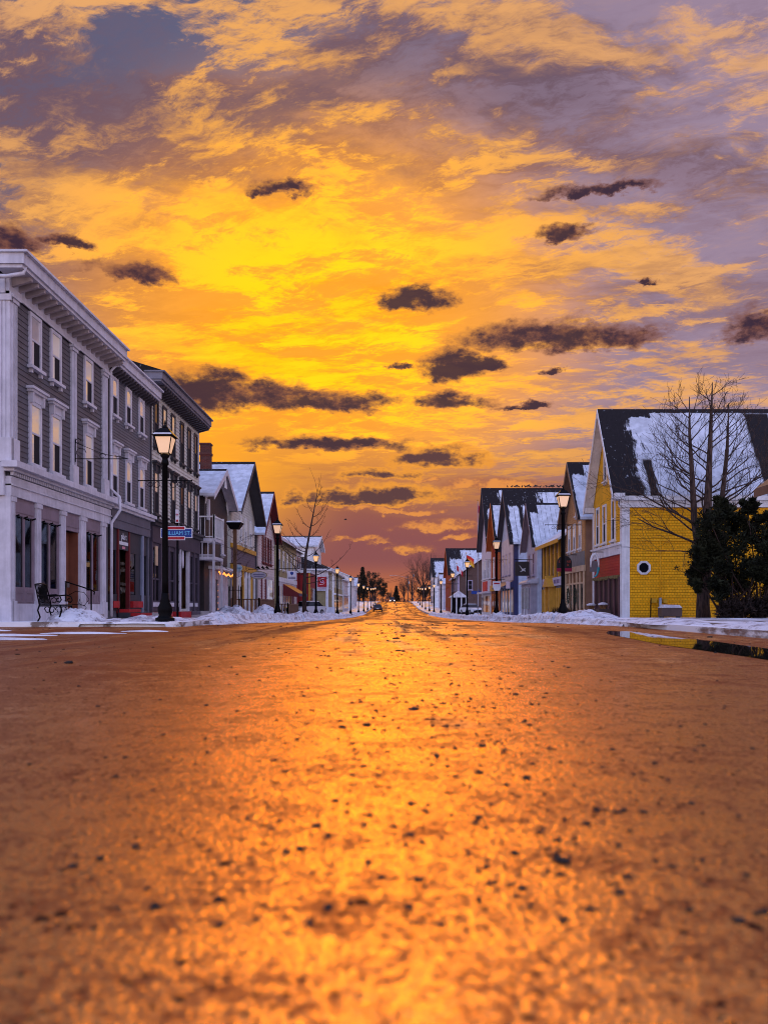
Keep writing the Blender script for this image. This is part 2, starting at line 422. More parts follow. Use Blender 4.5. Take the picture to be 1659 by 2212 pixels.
# ------------------------------------------------------------------ building materials
def m_roof(name, edge=1.2, ridge=.6, streak=.5, dark=(.013, .010, .011), axis='y', start=-.9, tops=(), ribs=0.0, extra=None, flip=1, snow=(.62, .65, .72)):
    """old snow sliding off a dark roof: bare along the gable edge and the ridge, torn into strips down the slope"""
    m = mat(name, snow, .7, spec=.3); nt, b = nodes(m)
    o = coord(nt); x, y, z = sep(o)
    t = (y if axis == 'y' else x)*flip - start            # distance in from the gable edge
    dn = (z*-1.0)                                            # distance down from the ridge
    n = noise(xyz(nt, t*2.2, dn*.8, 3.0), 1.0, 7, .7); s = noise(xyz(nt, t*3.2, dn*.22, 8.0), 1.0, 6, .7); q = noise(o, 3.5, 6, .7)
    bare = smooth(t + (n - .5)*edge*2.4, edge*1.12, edge*.88)
    bare = clamp(bare + smooth(dn + (q - .5)*ridge*2.5, ridge*1.1, ridge*.8))
    bare = clamp(bare + smooth(s, .60, .64)*streak)
    for (t1, d1) in tops:
        w = (n - .5)*t1*.9 + (s - .5)*t1*.7
        bare = clamp(bare + smooth(t + w, t1*1.04, t1*.96)*smooth(dn + (n - .5)*d1*1.1 + (s - .5)*d1*.9, d1*1.05, d1*.95))
    flecks = clamp(smooth(q, .62, .67)*.8 + smooth(s*.6 + n*.4, .585, .62)*.6)
    bare = bare*(1.0 - flecks)
    if extra:
        for (t0, t1, d0) in extra:
            e = smooth(t + dn*.0 + (n - .5)*.5, t0 - .05, t0 + .05)*smooth(t + (n - .5)*.5, t1 + .05, t1 - .05)*smooth(dn, d0 - .1, d0 + .1)
            bare = clamp(bare + e)
    white = mixc(nt, smooth(noise(o, 2.0, 6, .6), .35, .65), tuple(c*.70 for c in snow), snow)
    dk = mixc(nt, noise(xyz(nt, t*7, dn*5, 0.0), 1.0, 5, .7), tuple(c*.5 for c in dark), tuple(c*1.9 for c in dark))
    c = mixc(nt, bare, white, dk)
    if ribs:
        wv = mth(nt, 'ABSOLUTE', mth(nt, 'SINE', t*(pi/ribs)))
        rb = smooth(wv, .22, .06)
        c = mixc(nt, rb*smooth(q, .62, .42)*.8, c, dk)
    put(nt, b.inputs['Base Color'], c)
    put(nt, b.inputs['Roughness'], .8); b.inputs['Specular IOR Level'].default_value = .15
    bump(nt, b, (1.0 - bare) + q*.35, .8, .05)
    return m
def m_shingle(name, col, sx=.17, sz=.14):
    m = mat(name, col, .75, spec=.25); nt, b = nodes(m)
    o = coord(nt); x, y, z = sep(o)
    br = nt.nodes.new('ShaderNodeTexBrick'); put(nt, br.inputs['Vector'], xyz(nt, x + y, z, 0.0))
    br.inputs['Scale'].default_value = 1; br.inputs['Brick Width'].default_value = sx; br.inputs['Row Height'].default_value = sz
    br.inputs['Mortar Size'].default_value = .006; br.inputs['Mortar Smooth'].default_value = .1; br.inputs['Bias'].default_value = 0
    br.offset = .5; br.squash = 1
    br.inputs['Color1'].default_value = tuple(min(1, c*1.03) for c in col) + (1,); br.inputs['Color2'].default_value = tuple(c*.86 for c in col) + (1,)
    br.inputs['Mortar'].default_value = tuple(c*.35 for c in col) + (1,)
    n = noise(o, 1.3, 6, .65); st = noise(xyz(nt, x*6, y*6, z*.5), 1.0, 4, .6)
    put(nt, b.inputs['Base Color'], mixc(nt, smooth(n*.6 + st*.4, .5, .34, 0, .45), E(nt, br.outputs['Color']), tuple(c*.55 for c in col)))
    saw = mth(nt, 'FRACT', z/sz)
    bump(nt, b, (1.0 - saw)*.8 - E(nt, br.outputs['Fac'])*.5 + noise(o, 50, 3, .6)*.2, .9, .02)
    return m
def m_brick(name, col):
    m = mat(name, col, .8, spec=.2); nt, b = nodes(m)
    o = coord(nt); x, y, z = sep(o)
    br = nt.nodes.new('ShaderNodeTexBrick'); put(nt, br.inputs['Vector'], xyz(nt, x + y, z, 0.0))
    br.inputs['Scale'].default_value = 1; br.inputs['Brick Width'].default_value = .22; br.inputs['Row Height'].default_value = .075; br.inputs['Mortar Size'].default_value = .008
    br.inputs['Color1'].default_value = tuple(col) + (1,); br.inputs['Color2'].default_value = tuple(c*.6 for c in col) + (1,); br.inputs['Mortar'].default_value = (.1, .08, .07, 1)
    put(nt, b.inputs['Base Color'], E(nt, br.outputs['Color'])); bump(nt, b, E(nt, br.outputs['Fac'])*-1.0, .8, .02); return m
P_ = {}
def pt(key, *a, **k):
    if key not in P_: P_[key] = paint(key, *a, **k)
    return P_[key]
TRIM = pt('lilac_white_trim', (.60, .575, .63)); WHITE = pt('white_trim', (.74, .73, .74)); GREY = pt('grey_clapboard_paint', (.105, .097, .112))
GREY2 = pt('slate_clapboard_paint', (.135, .132, .155)); CREAM = pt('cream_clapboard_paint', (.62, .60, .54)); MAUVE = pt('mauve_panel_paint', (.235, .175, .205))
DKGREY = pt('charcoal_paint', (.035, .034, .044)); SLATE = pt('slate_fascia_paint', (.11, .108, .14)); DRED = pt('dark_red_paint', (.13, .008, .012)); RED = pt('red_step_paint', (.40, .010, .014))
BROWN = pt('dark_brown_clapboard', (.032, .023, .025)); PINKW = pt('pale_clapboard_paint', (.66, .56, .54)); OCHRE = pt('ochre_paint', (.62, .31, .035)); OLIVE = pt('olive_clapboard_paint', (.30, .25, .12))
TAN = pt('tan_clapboard_paint', (.50, .27, .12)); TANW = pt('brown_side_paint', (.26, .14, .085)); LBLUE = pt('pale_blue_clapboard', (.52, .56, .66)); NAVY = pt('navy_trim_paint', (.03, .03, .09))
ORANGE = pt('orange_trim_paint', (.50, .13, .025)); LILAC = pt('lilac_clapboard_paint', (.48, .44, .50)); DKTRIM = pt('dark_trim_paint', (.06, .05, .06)); YEL = pt('yellow_clapboard_paint', (.90, .44, .008), var=.3)
BEIGE = pt('beige_trim_paint', (.60, .42, .26)); WOOD = pt('weathered_wood', (.17, .085, .05)); CONC = pt('concrete', (.34, .31, .31)); BARN = pt('barn_red_paint', (.30, .012, .015))
YSH = m_shingle('yellow_shingles', (.97, .455, .005), .15, .12); DSH = m_shingle('grey_shingles', (.17, .125, .15), .2, .16); BRSH = m_shingle('brown_shingles', (.13, .075, .06), .2, .16)
BRICK = m_brick('chimney_brick', (.13, .03, .02)); IRON = mat('black_iron', (.004, .0035, .004), .5, spec=.06); METAL = mat('grey_metal', (.35, .35, .38), .4, .7)
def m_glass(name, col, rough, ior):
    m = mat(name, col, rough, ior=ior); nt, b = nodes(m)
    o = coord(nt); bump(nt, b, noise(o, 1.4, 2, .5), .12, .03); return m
GL = m_glass('sky_tinted_glass', (.95, .86, .60), .03, 6.0); GL2 = m_glass('cool_sky_tinted_glass', (.74, .70, .66), .03, 6.0); GL3 = m_glass('bright_sky_tinted_glass', (.97, .92, .74), .05, 3.5); GLS = [GL, GL, GL2, GL3]  # pale base colours put the bright sky reflection into the panes
GLD = m_glass('dark_glass', (.010, .010, .014), .05, 1.33); SCREEN = mat('insect_screen', (.018, .016, .02), .8, spec=.2)
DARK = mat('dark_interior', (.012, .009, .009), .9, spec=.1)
BULB = mat('warm_bulb', (1, .6, .25), .4, emit=(1, .24, .02), estr=2.6)
LAMPG = mat('frosted_lamp_glass', (.8, .6, .42), .4, emit=(1, .56, .27), estr=.5)
LAMPF = mat('lit_lamp_glass', (.8, .6, .42), .4, emit=(1, .50, .13), estr=.75)

# ------------------------------------------------------------------ placing on the faces of a house; a house stands with its front on local y = 0 looking along -y
def place(face, W=0.0):
    if face == 'front': return (lambda s, o: (s, -o)), 0.0
    if face == 'x0': return (lambda s, o: (-o, s)), -pi/2
    return (lambda s, o: (W + o, s)), pi/2
def clap(mb, pf, s0, s1, z0, z1, step=.13, gable=None, lip=.022):
    """lapped boards as real tilted strips; gable = (eave z, ridge z, centre, half span)"""
    z = z0
    def span(zz):
        if not gable or zz <= gable[0]: return s0, s1
        k = max(0.0, 1 - (zz - gable[0])/(gable[1] - gable[0]))
        return max(s0, gable[2] - gable[3]*k), min(s1, gable[2] + gable[3]*k)
    top = gable[1] if gable else z1
    while z < top - .01:
        zt = min(top, z + step)
        a0, a1 = span(z); b0, b1 = span(zt)
        if a1 - a0 < .03: break
        P = lambda s, o, zz: (pf(s, o)[0], pf(s, o)[1], zz)
        mb.face((P(a0, lip, z), P(a1, lip, z), P(b1, .003, zt), P(b0, .003, zt)))
        mb.face((P(a0, 0, z), P(a1, 0, z), P(a1, lip, z), P(a0, lip, z)))
        z = zt
def body(W, D, zb, eave, ridge, style, cx=None):
    """plain closed house body just inside the boards"""
    mb = MB(); e = .0
    cx = W/2 if cx is None else cx
    if style == 'front': mb.prism([(0, zb), (W, zb), (W, eave), (cx, ridge), (0, eave)], 0.0, D)
    elif style == 'side': mb.hull([(0, 0, zb), (0, D, zb), (0, D, eave), (0, D/2, ridge), (0, 0, eave)], [(W, 0, zb), (W, D, zb), (W, D, eave), (W, D/2, ridge), (W, 0, eave)])
    else: mb.box(0, W, 0, D, zb, eave)
    return mb
WCACHE = {}
def window(root, face, W, s, z, w, h, trim=TRIM, up=GL, lo=GLD, hood=False, arch=False, case=.10, sill=True, prong=.07, mull=0, side_strip=0.0):
    """double-hung sash: casing (the part), two panes, sill and hood under it; s, z = middle of the foot"""
    key = (round(w, 3), round(h, 3), trim.name, up.name, lo.name, hood, arch, case, sill, mull, side_strip)
    pf, rz = place(face, W); x, y = pf(s, 0)
    if key in WCACHE:
        o = copy_tree(WCACHE[key], root); o.location = (x, y, z); o.rotation_euler = (0, 0, rz); return o
    mb = MB(); c = case; p = prong; b = -.01
    for sx in (-1, 1): mb.box(sx*w/2, sx*(w/2 - c), b, -p, 0, h)
    mb.box(-w/2 + c, w/2 - c, b, -p, h - c, h); mb.box(-w/2 + c, w/2 - c, b, -p + .008, 0, c*.6)
    mb.box(-w/2 + c, w/2 - c, b, -p + .012, h*.5 - .02, h*.5 + .03)
    if mull:
        for k in range(1, mull): 
            xx = -w/2 + c + (w - 2*c)*k/mull; mb.box(xx - .012, xx + .012, b, -p + .016, c*.6, h - c)
    if arch:
        r = w/2 - c
        for sx in (-1, 1):
            pts = [(sx*r, h - c), (sx*r, h - c - r*.75)] + [(sx*r*cos(t*pi/2/5), h - c - r*.75 + r*.75*sin(t*pi/2/5)) for t in range(1, 6)]
            mb.prism(pts, -p + .006, b)
    o = mb.build('window', trim, root, (x, y, z), rz)
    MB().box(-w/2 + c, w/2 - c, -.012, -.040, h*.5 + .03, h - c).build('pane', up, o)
    if side_strip:
        x1 = -w/2 + c; x2 = x1 + (w - 2*c)*side_strip
        MB().box(x1, x2, -.012, -.034, c*.6, h*.5 - .02).build('pane', up, o)
        MB().box(x2, w/2 - c, -.012, -.037, c*.6, h*.5 - .02).build('screen', lo, o)
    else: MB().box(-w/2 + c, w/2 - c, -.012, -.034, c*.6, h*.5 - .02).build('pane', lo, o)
    if sill:
        m2 = MB().box(-w/2 - .07, w/2 + .07, b, -p - .09, -.085, 0)
        for sx in (-1, 1): m2.box(sx*(w/2 - .02), sx*(w/2 - .12), b, -p - .03, -.19, -.085)
        m2.build('sill', trim, o)
    if hood:
        m3 = MB().box(-w/2 - .02, w/2 + .02, b, -p - .02, h + .0, h + .22)
        m3.box(-w/2 - .10, w/2 + .10, b, -p - .10, h + .22, h + .29).box(-w/2 - .15, w/2 + .15, b, -p - .15, h + .29, h + .36)
        for sx in (-1, 1): m3.prism([(sx*(w/2 + .03), h + .22), (sx*(w/2 - .08), h + .22), (sx*(w/2 - .06), h - .06), (sx*(w/2 + .01), h - .06)], -p - .08, b)
        m3.build('hood', trim, o)
    WCACHE[key] = o
    return o
def gable_roof(root, W, D, eave, ridge, over=.6, eov=.35, th=.16, m=None, trim=WHITE, name='roof', cx=None):
    """two slabs with ridge along local y; origin at the ridge so the material reads distance down from it"""
    cx = W/2 if cx is None else cx
    mb = MB(); sl = (ridge - eave)/(W/2)
    for sx, ww in ((-1, cx), (1, W - cx)):
        sl = (ridge - eave)/ww; xe = sx*(ww + eov); ze = -(ww + eov)*sl
        mb.hull([(0, -over, 0), (xe, -over, ze), (xe, -over, ze + th), (0, -over, th)], [(0, D + .3, 0), (xe, D + .3, ze), (xe, D + .3, ze + th), (0, D + .3, th)])
    r = mb.build(name, m, root, (cx, 0, ridge))
    t = MB()
    for sx, ww in ((-1, cx), (1, W - cx)):
        sl = (ridge - eave)/ww; xe = sx*(ww + eov); ze = -(ww + eov)*sl; d = .20
        t.hull([(0, -over - .035, th - .02), (xe, -over - .035, ze + th - .02), (xe, -over - .035, ze - d), (0, -over - .035, -d)],
               [(0, -over - .001, th - .02), (xe, -over - .001, ze + th - .02), (xe, -over - .001, ze - d), (0, -over - .001, -d)])
        t.hull([(0, -over + .01, -.012), (xe, -over + .01, ze - .012), (xe, -over + .01, ze - .05), (0, -over + .01, -.05)],
               [(0, -.03, -.012), (xe, -.03, ze - .012), (xe, -.03, ze - .05), (0, -.03, -.05)])
    t.build('bargeboard', trim, r)
    return r
def side_roof(root, W, D, eave, ridge, over=.3, eov=.4, th=.16, m=None, trim=WHITE, name='roof'):
    mb = MB(); sl = (ridge - eave)/(D/2)
    for sy in (-1, 1):
        ye = sy*(D/2 + eov); ze = -(D/2 + eov)*sl
        mb.hull([(-over, 0, 0), (-over, ye, ze), (-over, ye, ze + th), (-over, 0, th)], [(W + over, 0, 0), (W + over, ye, ze), (W + over, ye, ze + th), (W + over, 0, th)])
    r = mb.build(name, m, root, (0, D/2, ridge))
    t = MB(); ye = -(D/2 + eov); ze = -(D/2 + eov)*sl
    t.box(-over - .02, W + over + .02, ye - .03, ye - .002, ze - .12, ze + th*.8)
    t.build('fascia', trim, r)
    return r
def corner_boards(root, W, z0, z1, m, w=.16, side=None, name='corner_board'):
    for x in (0, W):
        a = x - .04 if x == 0 else x - w; b = x + w if x == 0 else x + .04
        MB().box(a, b, -.045, w, z0, z1).build(name, m, root)
XL, XR = -9.9, 10.7
def house_root(name, side, y0, W, label, X=None, cat='house', dz=0.0, group=None):
    """local x runs along the street: away from the camera on the left side, towards it on the right side"""
    X = (XL if side == 'L' else XR) if X is None else X
    z = walk_z(X, y0 + W/2) + dz
    if side == 'L': return empty(name, (X, y0, z), pi/2, label, cat, group)
    return empty(name, (X, y0 + W, z), -pi/2, label, cat, group)
# ------------------------------------------------------------------ shop glass and interiors
def m_shopglass():
    m = bpy.data.materials.new('shop_glass'); m.use_nodes = True; nt = m.node_tree; nt.nodes.clear()
    o = nt.nodes.new('ShaderNodeOutputMaterial'); mx = nt.nodes.new('ShaderNodeMixShader'); t = nt.nodes.new('ShaderNodeBsdfTransparent')
    g = nt.nodes.new('ShaderNodeBsdfGlossy'); f = nt.nodes.new('ShaderNodeFresnel'); f.inputs[0].default_value = 1.55
    t.inputs[0].default_value = (.75, .78, .78, 1); g.inputs['Roughness'].default_value = .02
    nt.links.new(f.outputs[0], mx.inputs[0]); nt.links.new(t.outputs[0], mx.inputs[1]); nt.links.new(g.outputs[0], mx.inputs[2]); nt.links.new(mx.outputs[0], o.inputs[0])
    return m
SHOP = m_shopglass()
WARMWALL = mat('lit_shop_wall', (.30, .16, .08), .9)
def room(root, s0, s1, z0, z1, d=1.6, floor=None):
    """open-fronted dark room behind a shop window"""
    mb = MB(); y = .05
    mb.face([(s0, d, z0), (s0, d, z1), (s1, d, z1), (s1, d, z0)]); mb.face([(s0, y, z0), (s0, y, z1), (s0, d, z1), (s0, d, z0)])
    mb.face([(s1, y, z0), (s1, d, z0), (s1, d, z1), (s1, y, z1)]); mb.face([(s0, y, z1), (s1, y, z1), (s1, d, z1), (s0, d, z1)]); mb.face([(s0, y, z0), (s0, d, z0), (s1, d, z0), (s1, y, z0)])
    return mb.build('shop_interior', WARMWALL, root)
def flat_cornice(root, W, z, proj, m, dent=None, dm=None, name='cornice', h=.42, near=True, gut=.10):
    """boxed eaves on a flat-fronted block, with a row of brackets below"""
    mb = MB(); a = -.55 if near else 0.0
    mb.box(a, W, .05, -proj, z - h, z - h + .09)
    mb.prism([(a - .05, z - h + .09), (W, z - h + .09), (W, z - .06), (a - .05, z - .06)], .05, -proj - .06)
    mb.box(a - .1, W, .05, -proj - gut - .06, z - .06, z)
    o = mb.build(name, m, root)
    if dent:
        n = int(W/dent)
        for i in range(n):
            b = MB(); x = .12 + (W - .24)*i/(n - 1)
            b.hull([(x - .05, -.05, z - h - .24), (x + .05, -.05, z - h - .24), (x + .05, -.05, z - h), (x - .05, -.05, z - h)],
                   [(x - .05, -proj + .05, z - h - .10), (x + .05, -proj + .05, z - h - .10), (x + .05, -proj + .05, z - h), (x - .05, -proj + .05, z - h)])
            b.build('bracket', dm or m, o)
    return o
def flat_roof(root, W, D, z, m): return MB().box(-.1, W, .06, D, z - .14, z - .02).build('roof', m, root)
SNOWROOF = m_roof('flat_roof_snow', .1, .05, .1)

# ================================================================== LEFT ROW
# ---- corner block with lilac trim
def corner_block():
    W, D = 7.5, 9.0; r = house_root('corner_building', 'L', 21.45, W, 'grey clapboard corner building with lilac pilasters and dentilled shopfront beside the bench', cat='building')
    top = 9.33
    w = MB(); w.box(0.02, W, 1.7, D, -.6, top - .4); w.box(0.02, W, .0, 1.7, 3.2, top - .4)
    w.box(3.62, 4.70, .36, 1.7, .0, 3.2); w.box(0.02, .2, 0, 1.7, -.6, 3.2); w.box(1.52, 1.78, 0, 1.7, -.6, 3.2); w.box(3.22, 3.55, 0, 1.7, -.6, 3.2); w.box(4.75, 5.18, 0, 1.7, -.6, 3.2); w.box(6.65, W, 0, 1.7, -.6, 3.2)
    pf, _ = place('front'); clap(w, pf, .3, W, 4.1, 8.5, .145)
    pn, _ = place('x0'); clap(w, pn, .3, D, 4.1, 8.5, .145)
    w.build('wall', GREY, r)
    c = flat_cornice(r, W, top, .6, TRIM, .38, pt('bracket_paint', (.40, .33, .32)))
    MB().box(-.05, W, .05, -.05, 8.45, top - .42).box(-.05, W, .05, -.09, 8.45, 8.52).build('frieze', TRIM, r)
    MB().box(-.05, -.10, .05, D, 8.45, top - .4).build('frieze', TRIM, r)
    flat_roof(r, W, D, top, SNOWROOF)
    def pil(x0, x1, z0, z1, near=False):
        mb = MB(); mb.box(x0, x1, .04, -.07, z0, z1); mb.box(x0 - .05, x1 + .05, .04, -.13, z0, z0 + .62); mb.box(x0 - .04, x1 + .04, .04, -.12, z1 - .16, z1); mb.box(x0 - .07, x1 + .07, .04, -.16, z1 - .06, z1 + .02)
        n = 3
        for k in range(n):
            t = x0 + (x1 - x0)*(k + .5)/n; mb.box(t - .022, t + .022, -.06, -.10, z0 + .62, z1 - .18)
        if near:
            mb.box(x0 - .08, x0, .34, -.07, z0, z1); mb.box(x0 - .14, x0, .40, -.13, z0, z0 + .62); mb.box(x0 - .12, x0, .40, -.12, z1 - .16, z1)
            for t in (.06, .17, .28): mb.box(x0 - .105, x0, t - .03, t + .03, z0 + .62, z1 - .18)
        mb.build('pilaster', TRIM, r)
    pil(.0, .33, 4.12, 8.42, True); pil(4.08, 4.42, 4.12, 8.42); pil(6.82, 7.22, 4.12, 8.42)
    for s in (1.52, 2.91, 5.52):
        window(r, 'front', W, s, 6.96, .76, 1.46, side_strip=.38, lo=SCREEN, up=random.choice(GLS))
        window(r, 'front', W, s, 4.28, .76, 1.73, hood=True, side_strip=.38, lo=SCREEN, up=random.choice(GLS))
    # shopfront
    sc_ = MB(); sc_.box(-.06, W, .05, -.10, 3.26, 3.76).box(-.06, W, .05, -.14, 3.52, 3.56)
    sc_.box(-.16, W, .05, -.22, 3.88, 3.96); sc_.prism([(-.30, 3.96), (W + .05, 3.96), (W + .05, 4.12), (-.30, 4.12)], .05, -.36)
    sc_.box(-.16, -.06, .05, 6, 3.26, 4.1)
    so_ = sc_.build('shop_cornice', TRIM, r)
    d0 = MB().box(0, .062, -.08, -.155, 3.78, 3.875).build('dentil', TRIM, so_)
    for i in range(62):
        d = d0 if i == 0 else d0.copy()
        if i: COL.objects.link(d)
        d.location = (-.06 + i*(W/61.5), 0, 0)
    for (a, b) in ((0, .2), (1.5, 1.8), (3.2, 3.55), (4.75, 5.2), (6.65, 7.05)):
        mb = MB(); mb.box(a, b, .04, -.09, 0, 3.26); mb.box(a - .03, b + .03, .04, -.13, 0, .55); mb.box(a - .03, b + .03, .04, -.12, 3.12, 3.24)
        for t in (.33, .67): mb.box(a + (b - a)*t - .02, a + (b - a)*t + .02, -.08, -.108, .6, 3.1)
        if a == 0: mb.box(-.08, 0, .3, -.09, -.3, 3.26); mb.box(-.12, 0, .34, -.13, -.3, .55)
        mb.build('pilaster', TRIM, r)
    room(r, .21, 3.21, .05, 3.1); room(r, 5.19, 6.64, .05, 3.1)
    for (a, b) in ((.2, 1.5), (1.8, 3.2), (5.2, 6.65)):
        mid = (a + b)/2
        f = MB(); f.box(a, b, .05, -.03, 2.80, 3.26); f.box(a, b, .05, -.03, .48, .92)
        f.box(a + .08, b - .08, -.02, -.05, 2.88, 3.18)
        for (p, q) in ((a, a + .03), (mid - .05, mid + .05), (b - .14, b)): f.box(p, q, .05, -.03, .92, 2.80)
        for (p, q) in ((a + .12, mid - .1), (mid + .1, b - .12)):
            for (u0, u1, v0, v1) in ((p, q, .76, .80), (p, q, .52, .56), (p, p + .04, .56, .76), (q - .04, q, .56, .76)): f.box(u0, u1, -.02, -.045, v0, v1)
        fr = f.build('shop_window', MAUVE, r)
        MB().box(a, b, .05, -.045, .0, .48).build('base_board', TRIM, fr)
        g = MB()
        for (p, q) in ((a + .03, mid - .05), (mid + .05, b - .14)): g.box(p, q, .012, .004, .92, 2.80)
        g.build('pane', SHOP, fr)
        for k in range(3):
            h = MB(); x = a + .12 + (b - a - .3)*k/2; h.tube([(x, -.03, 2.76), (x, -.14, 2.80)], .022, 6)
            h.build('light_hook', IRON, fr)
    MB().box(3.55, 4.75, .05, -.03, 2.72, 3.26).box(3.63, 4.67, -.02, -.05, 2.84, 3.18).build('door_transom', MAUVE, r)
    dr = MB().box(3.56, 4.74, .34, .28, .18, 2.72).box(3.72, 4.58, .28, .255, .3, 1.0).box(3.72, 4.58, .28, .255, 1.15, 2.6).box(4.70, 4.745, .28, .0, .18, 2.72).build('door', pt('brown_door', (.20, .065, .035)), r)
    MB().box(4.5, 4.56, .26, .2, 1.0, 1.15).build('handle', METAL, dr)
    MB().box(3.4, 4.95, .34, -.75, -.3, .16).build('door_step', CONC, r)
    # downpipe at the joint
    p = MB(); x = W - .02
    p.tube([(x, -.58, top - .1), (x, -.52, top - .3), (x, -.1, top - .75), (x, -.1, 4.5), (x + .02, -.40, 4.2), (x + .02, -.42, 3.75), (x - .1, -.16, 3.3), (x - .1, -.15, .05)], .055, 8)
    p.build('downpipe', TRIM, r)
    q = MB(); q.tube([(-.35, -.62, top - .25), (-.38, -.55, top - .5), (-.5, -.2, top - .62), (-.55, .9, top - .66)], .05, 8); q.build('gutter_pipe', TRIM, r)
    # iron sign bracket
    b = MB(); bx = 4.2; z = 4.95
    b.tube([(bx, -.12, z - .1), (bx, -.12, z + .62)], .014, 6); b.tube([(bx, -.12, z), (bx, -1.75, z)], .014, 6)
    b.tube([(bx, -.12, z + .5), (bx, -1.0, z + .14), (bx, -1.7, z + .02)], .009, 6)
    def scroll(yc, zc, rad, t0, t1): b.tube([(bx, yc - rad*(1 - .45*k/18)*cos(t0 + (t1 - t0)*k/18), zc + rad*(1 - .45*k/18)*sin(t0 + (t1 - t0)*k/18)) for k in range(19)], .009, 5)
    scroll(-.28, z + .18, .17, 0, 5); scroll(-.2, z + .54, .09, 0, 5.5); scroll(-.95, z + .09, .1, 0, 5.5)
    b.build('sign_bracket', IRON, r)
    # goods in the window are things of their own
    for k, (s, dd, zz, lab) in enumerate(((1.12, .5, .95, 'red draped display stand behind the shop window nearest the corner'), (2.75, .5, .95, 'red draped display stand behind the shop window left of the brown door'),
                                  (5.5, .5, .95, 'red draped display stand behind the shop window right of the brown door'))):
        w_ = r.matrix_world if False else None
        X = XL - dd; Y = 21.45 + s; z0 = walk_z(XL, 25.2)
        st = empty('display_stand', (X, Y, z0 + .05), 0, lab, 'display stand', 'red display stands in the shop windows')
        MB().prism([(-.18, 0), (.18, 0), (.14, 1.55), (-.14, 1.55)], -.16, .16).build('cloth', pt('red_cloth', (.42, .015, .03)), st)
        t = MB()
        for (x, y, h) in ((.02, -.08, .22), (-.04, .06, .16)): t.lathe([(.05, 1.55), (.07, 1.62), (.03, 1.55 + h)], 8, (x, y))
        t.build('ornament', pt('pale_ornament', (.6, .45, .4)), st)
        t = MB()
        for j in range(7): t.lathe([(.004, .9 + j*.17), (.014, .915 + j*.17), (.004, .93 + j*.17)], 6, (.19, random.uniform(-.12, .12)))
        t.build('fairy_light', BULB, st)
    return r
corner_block()

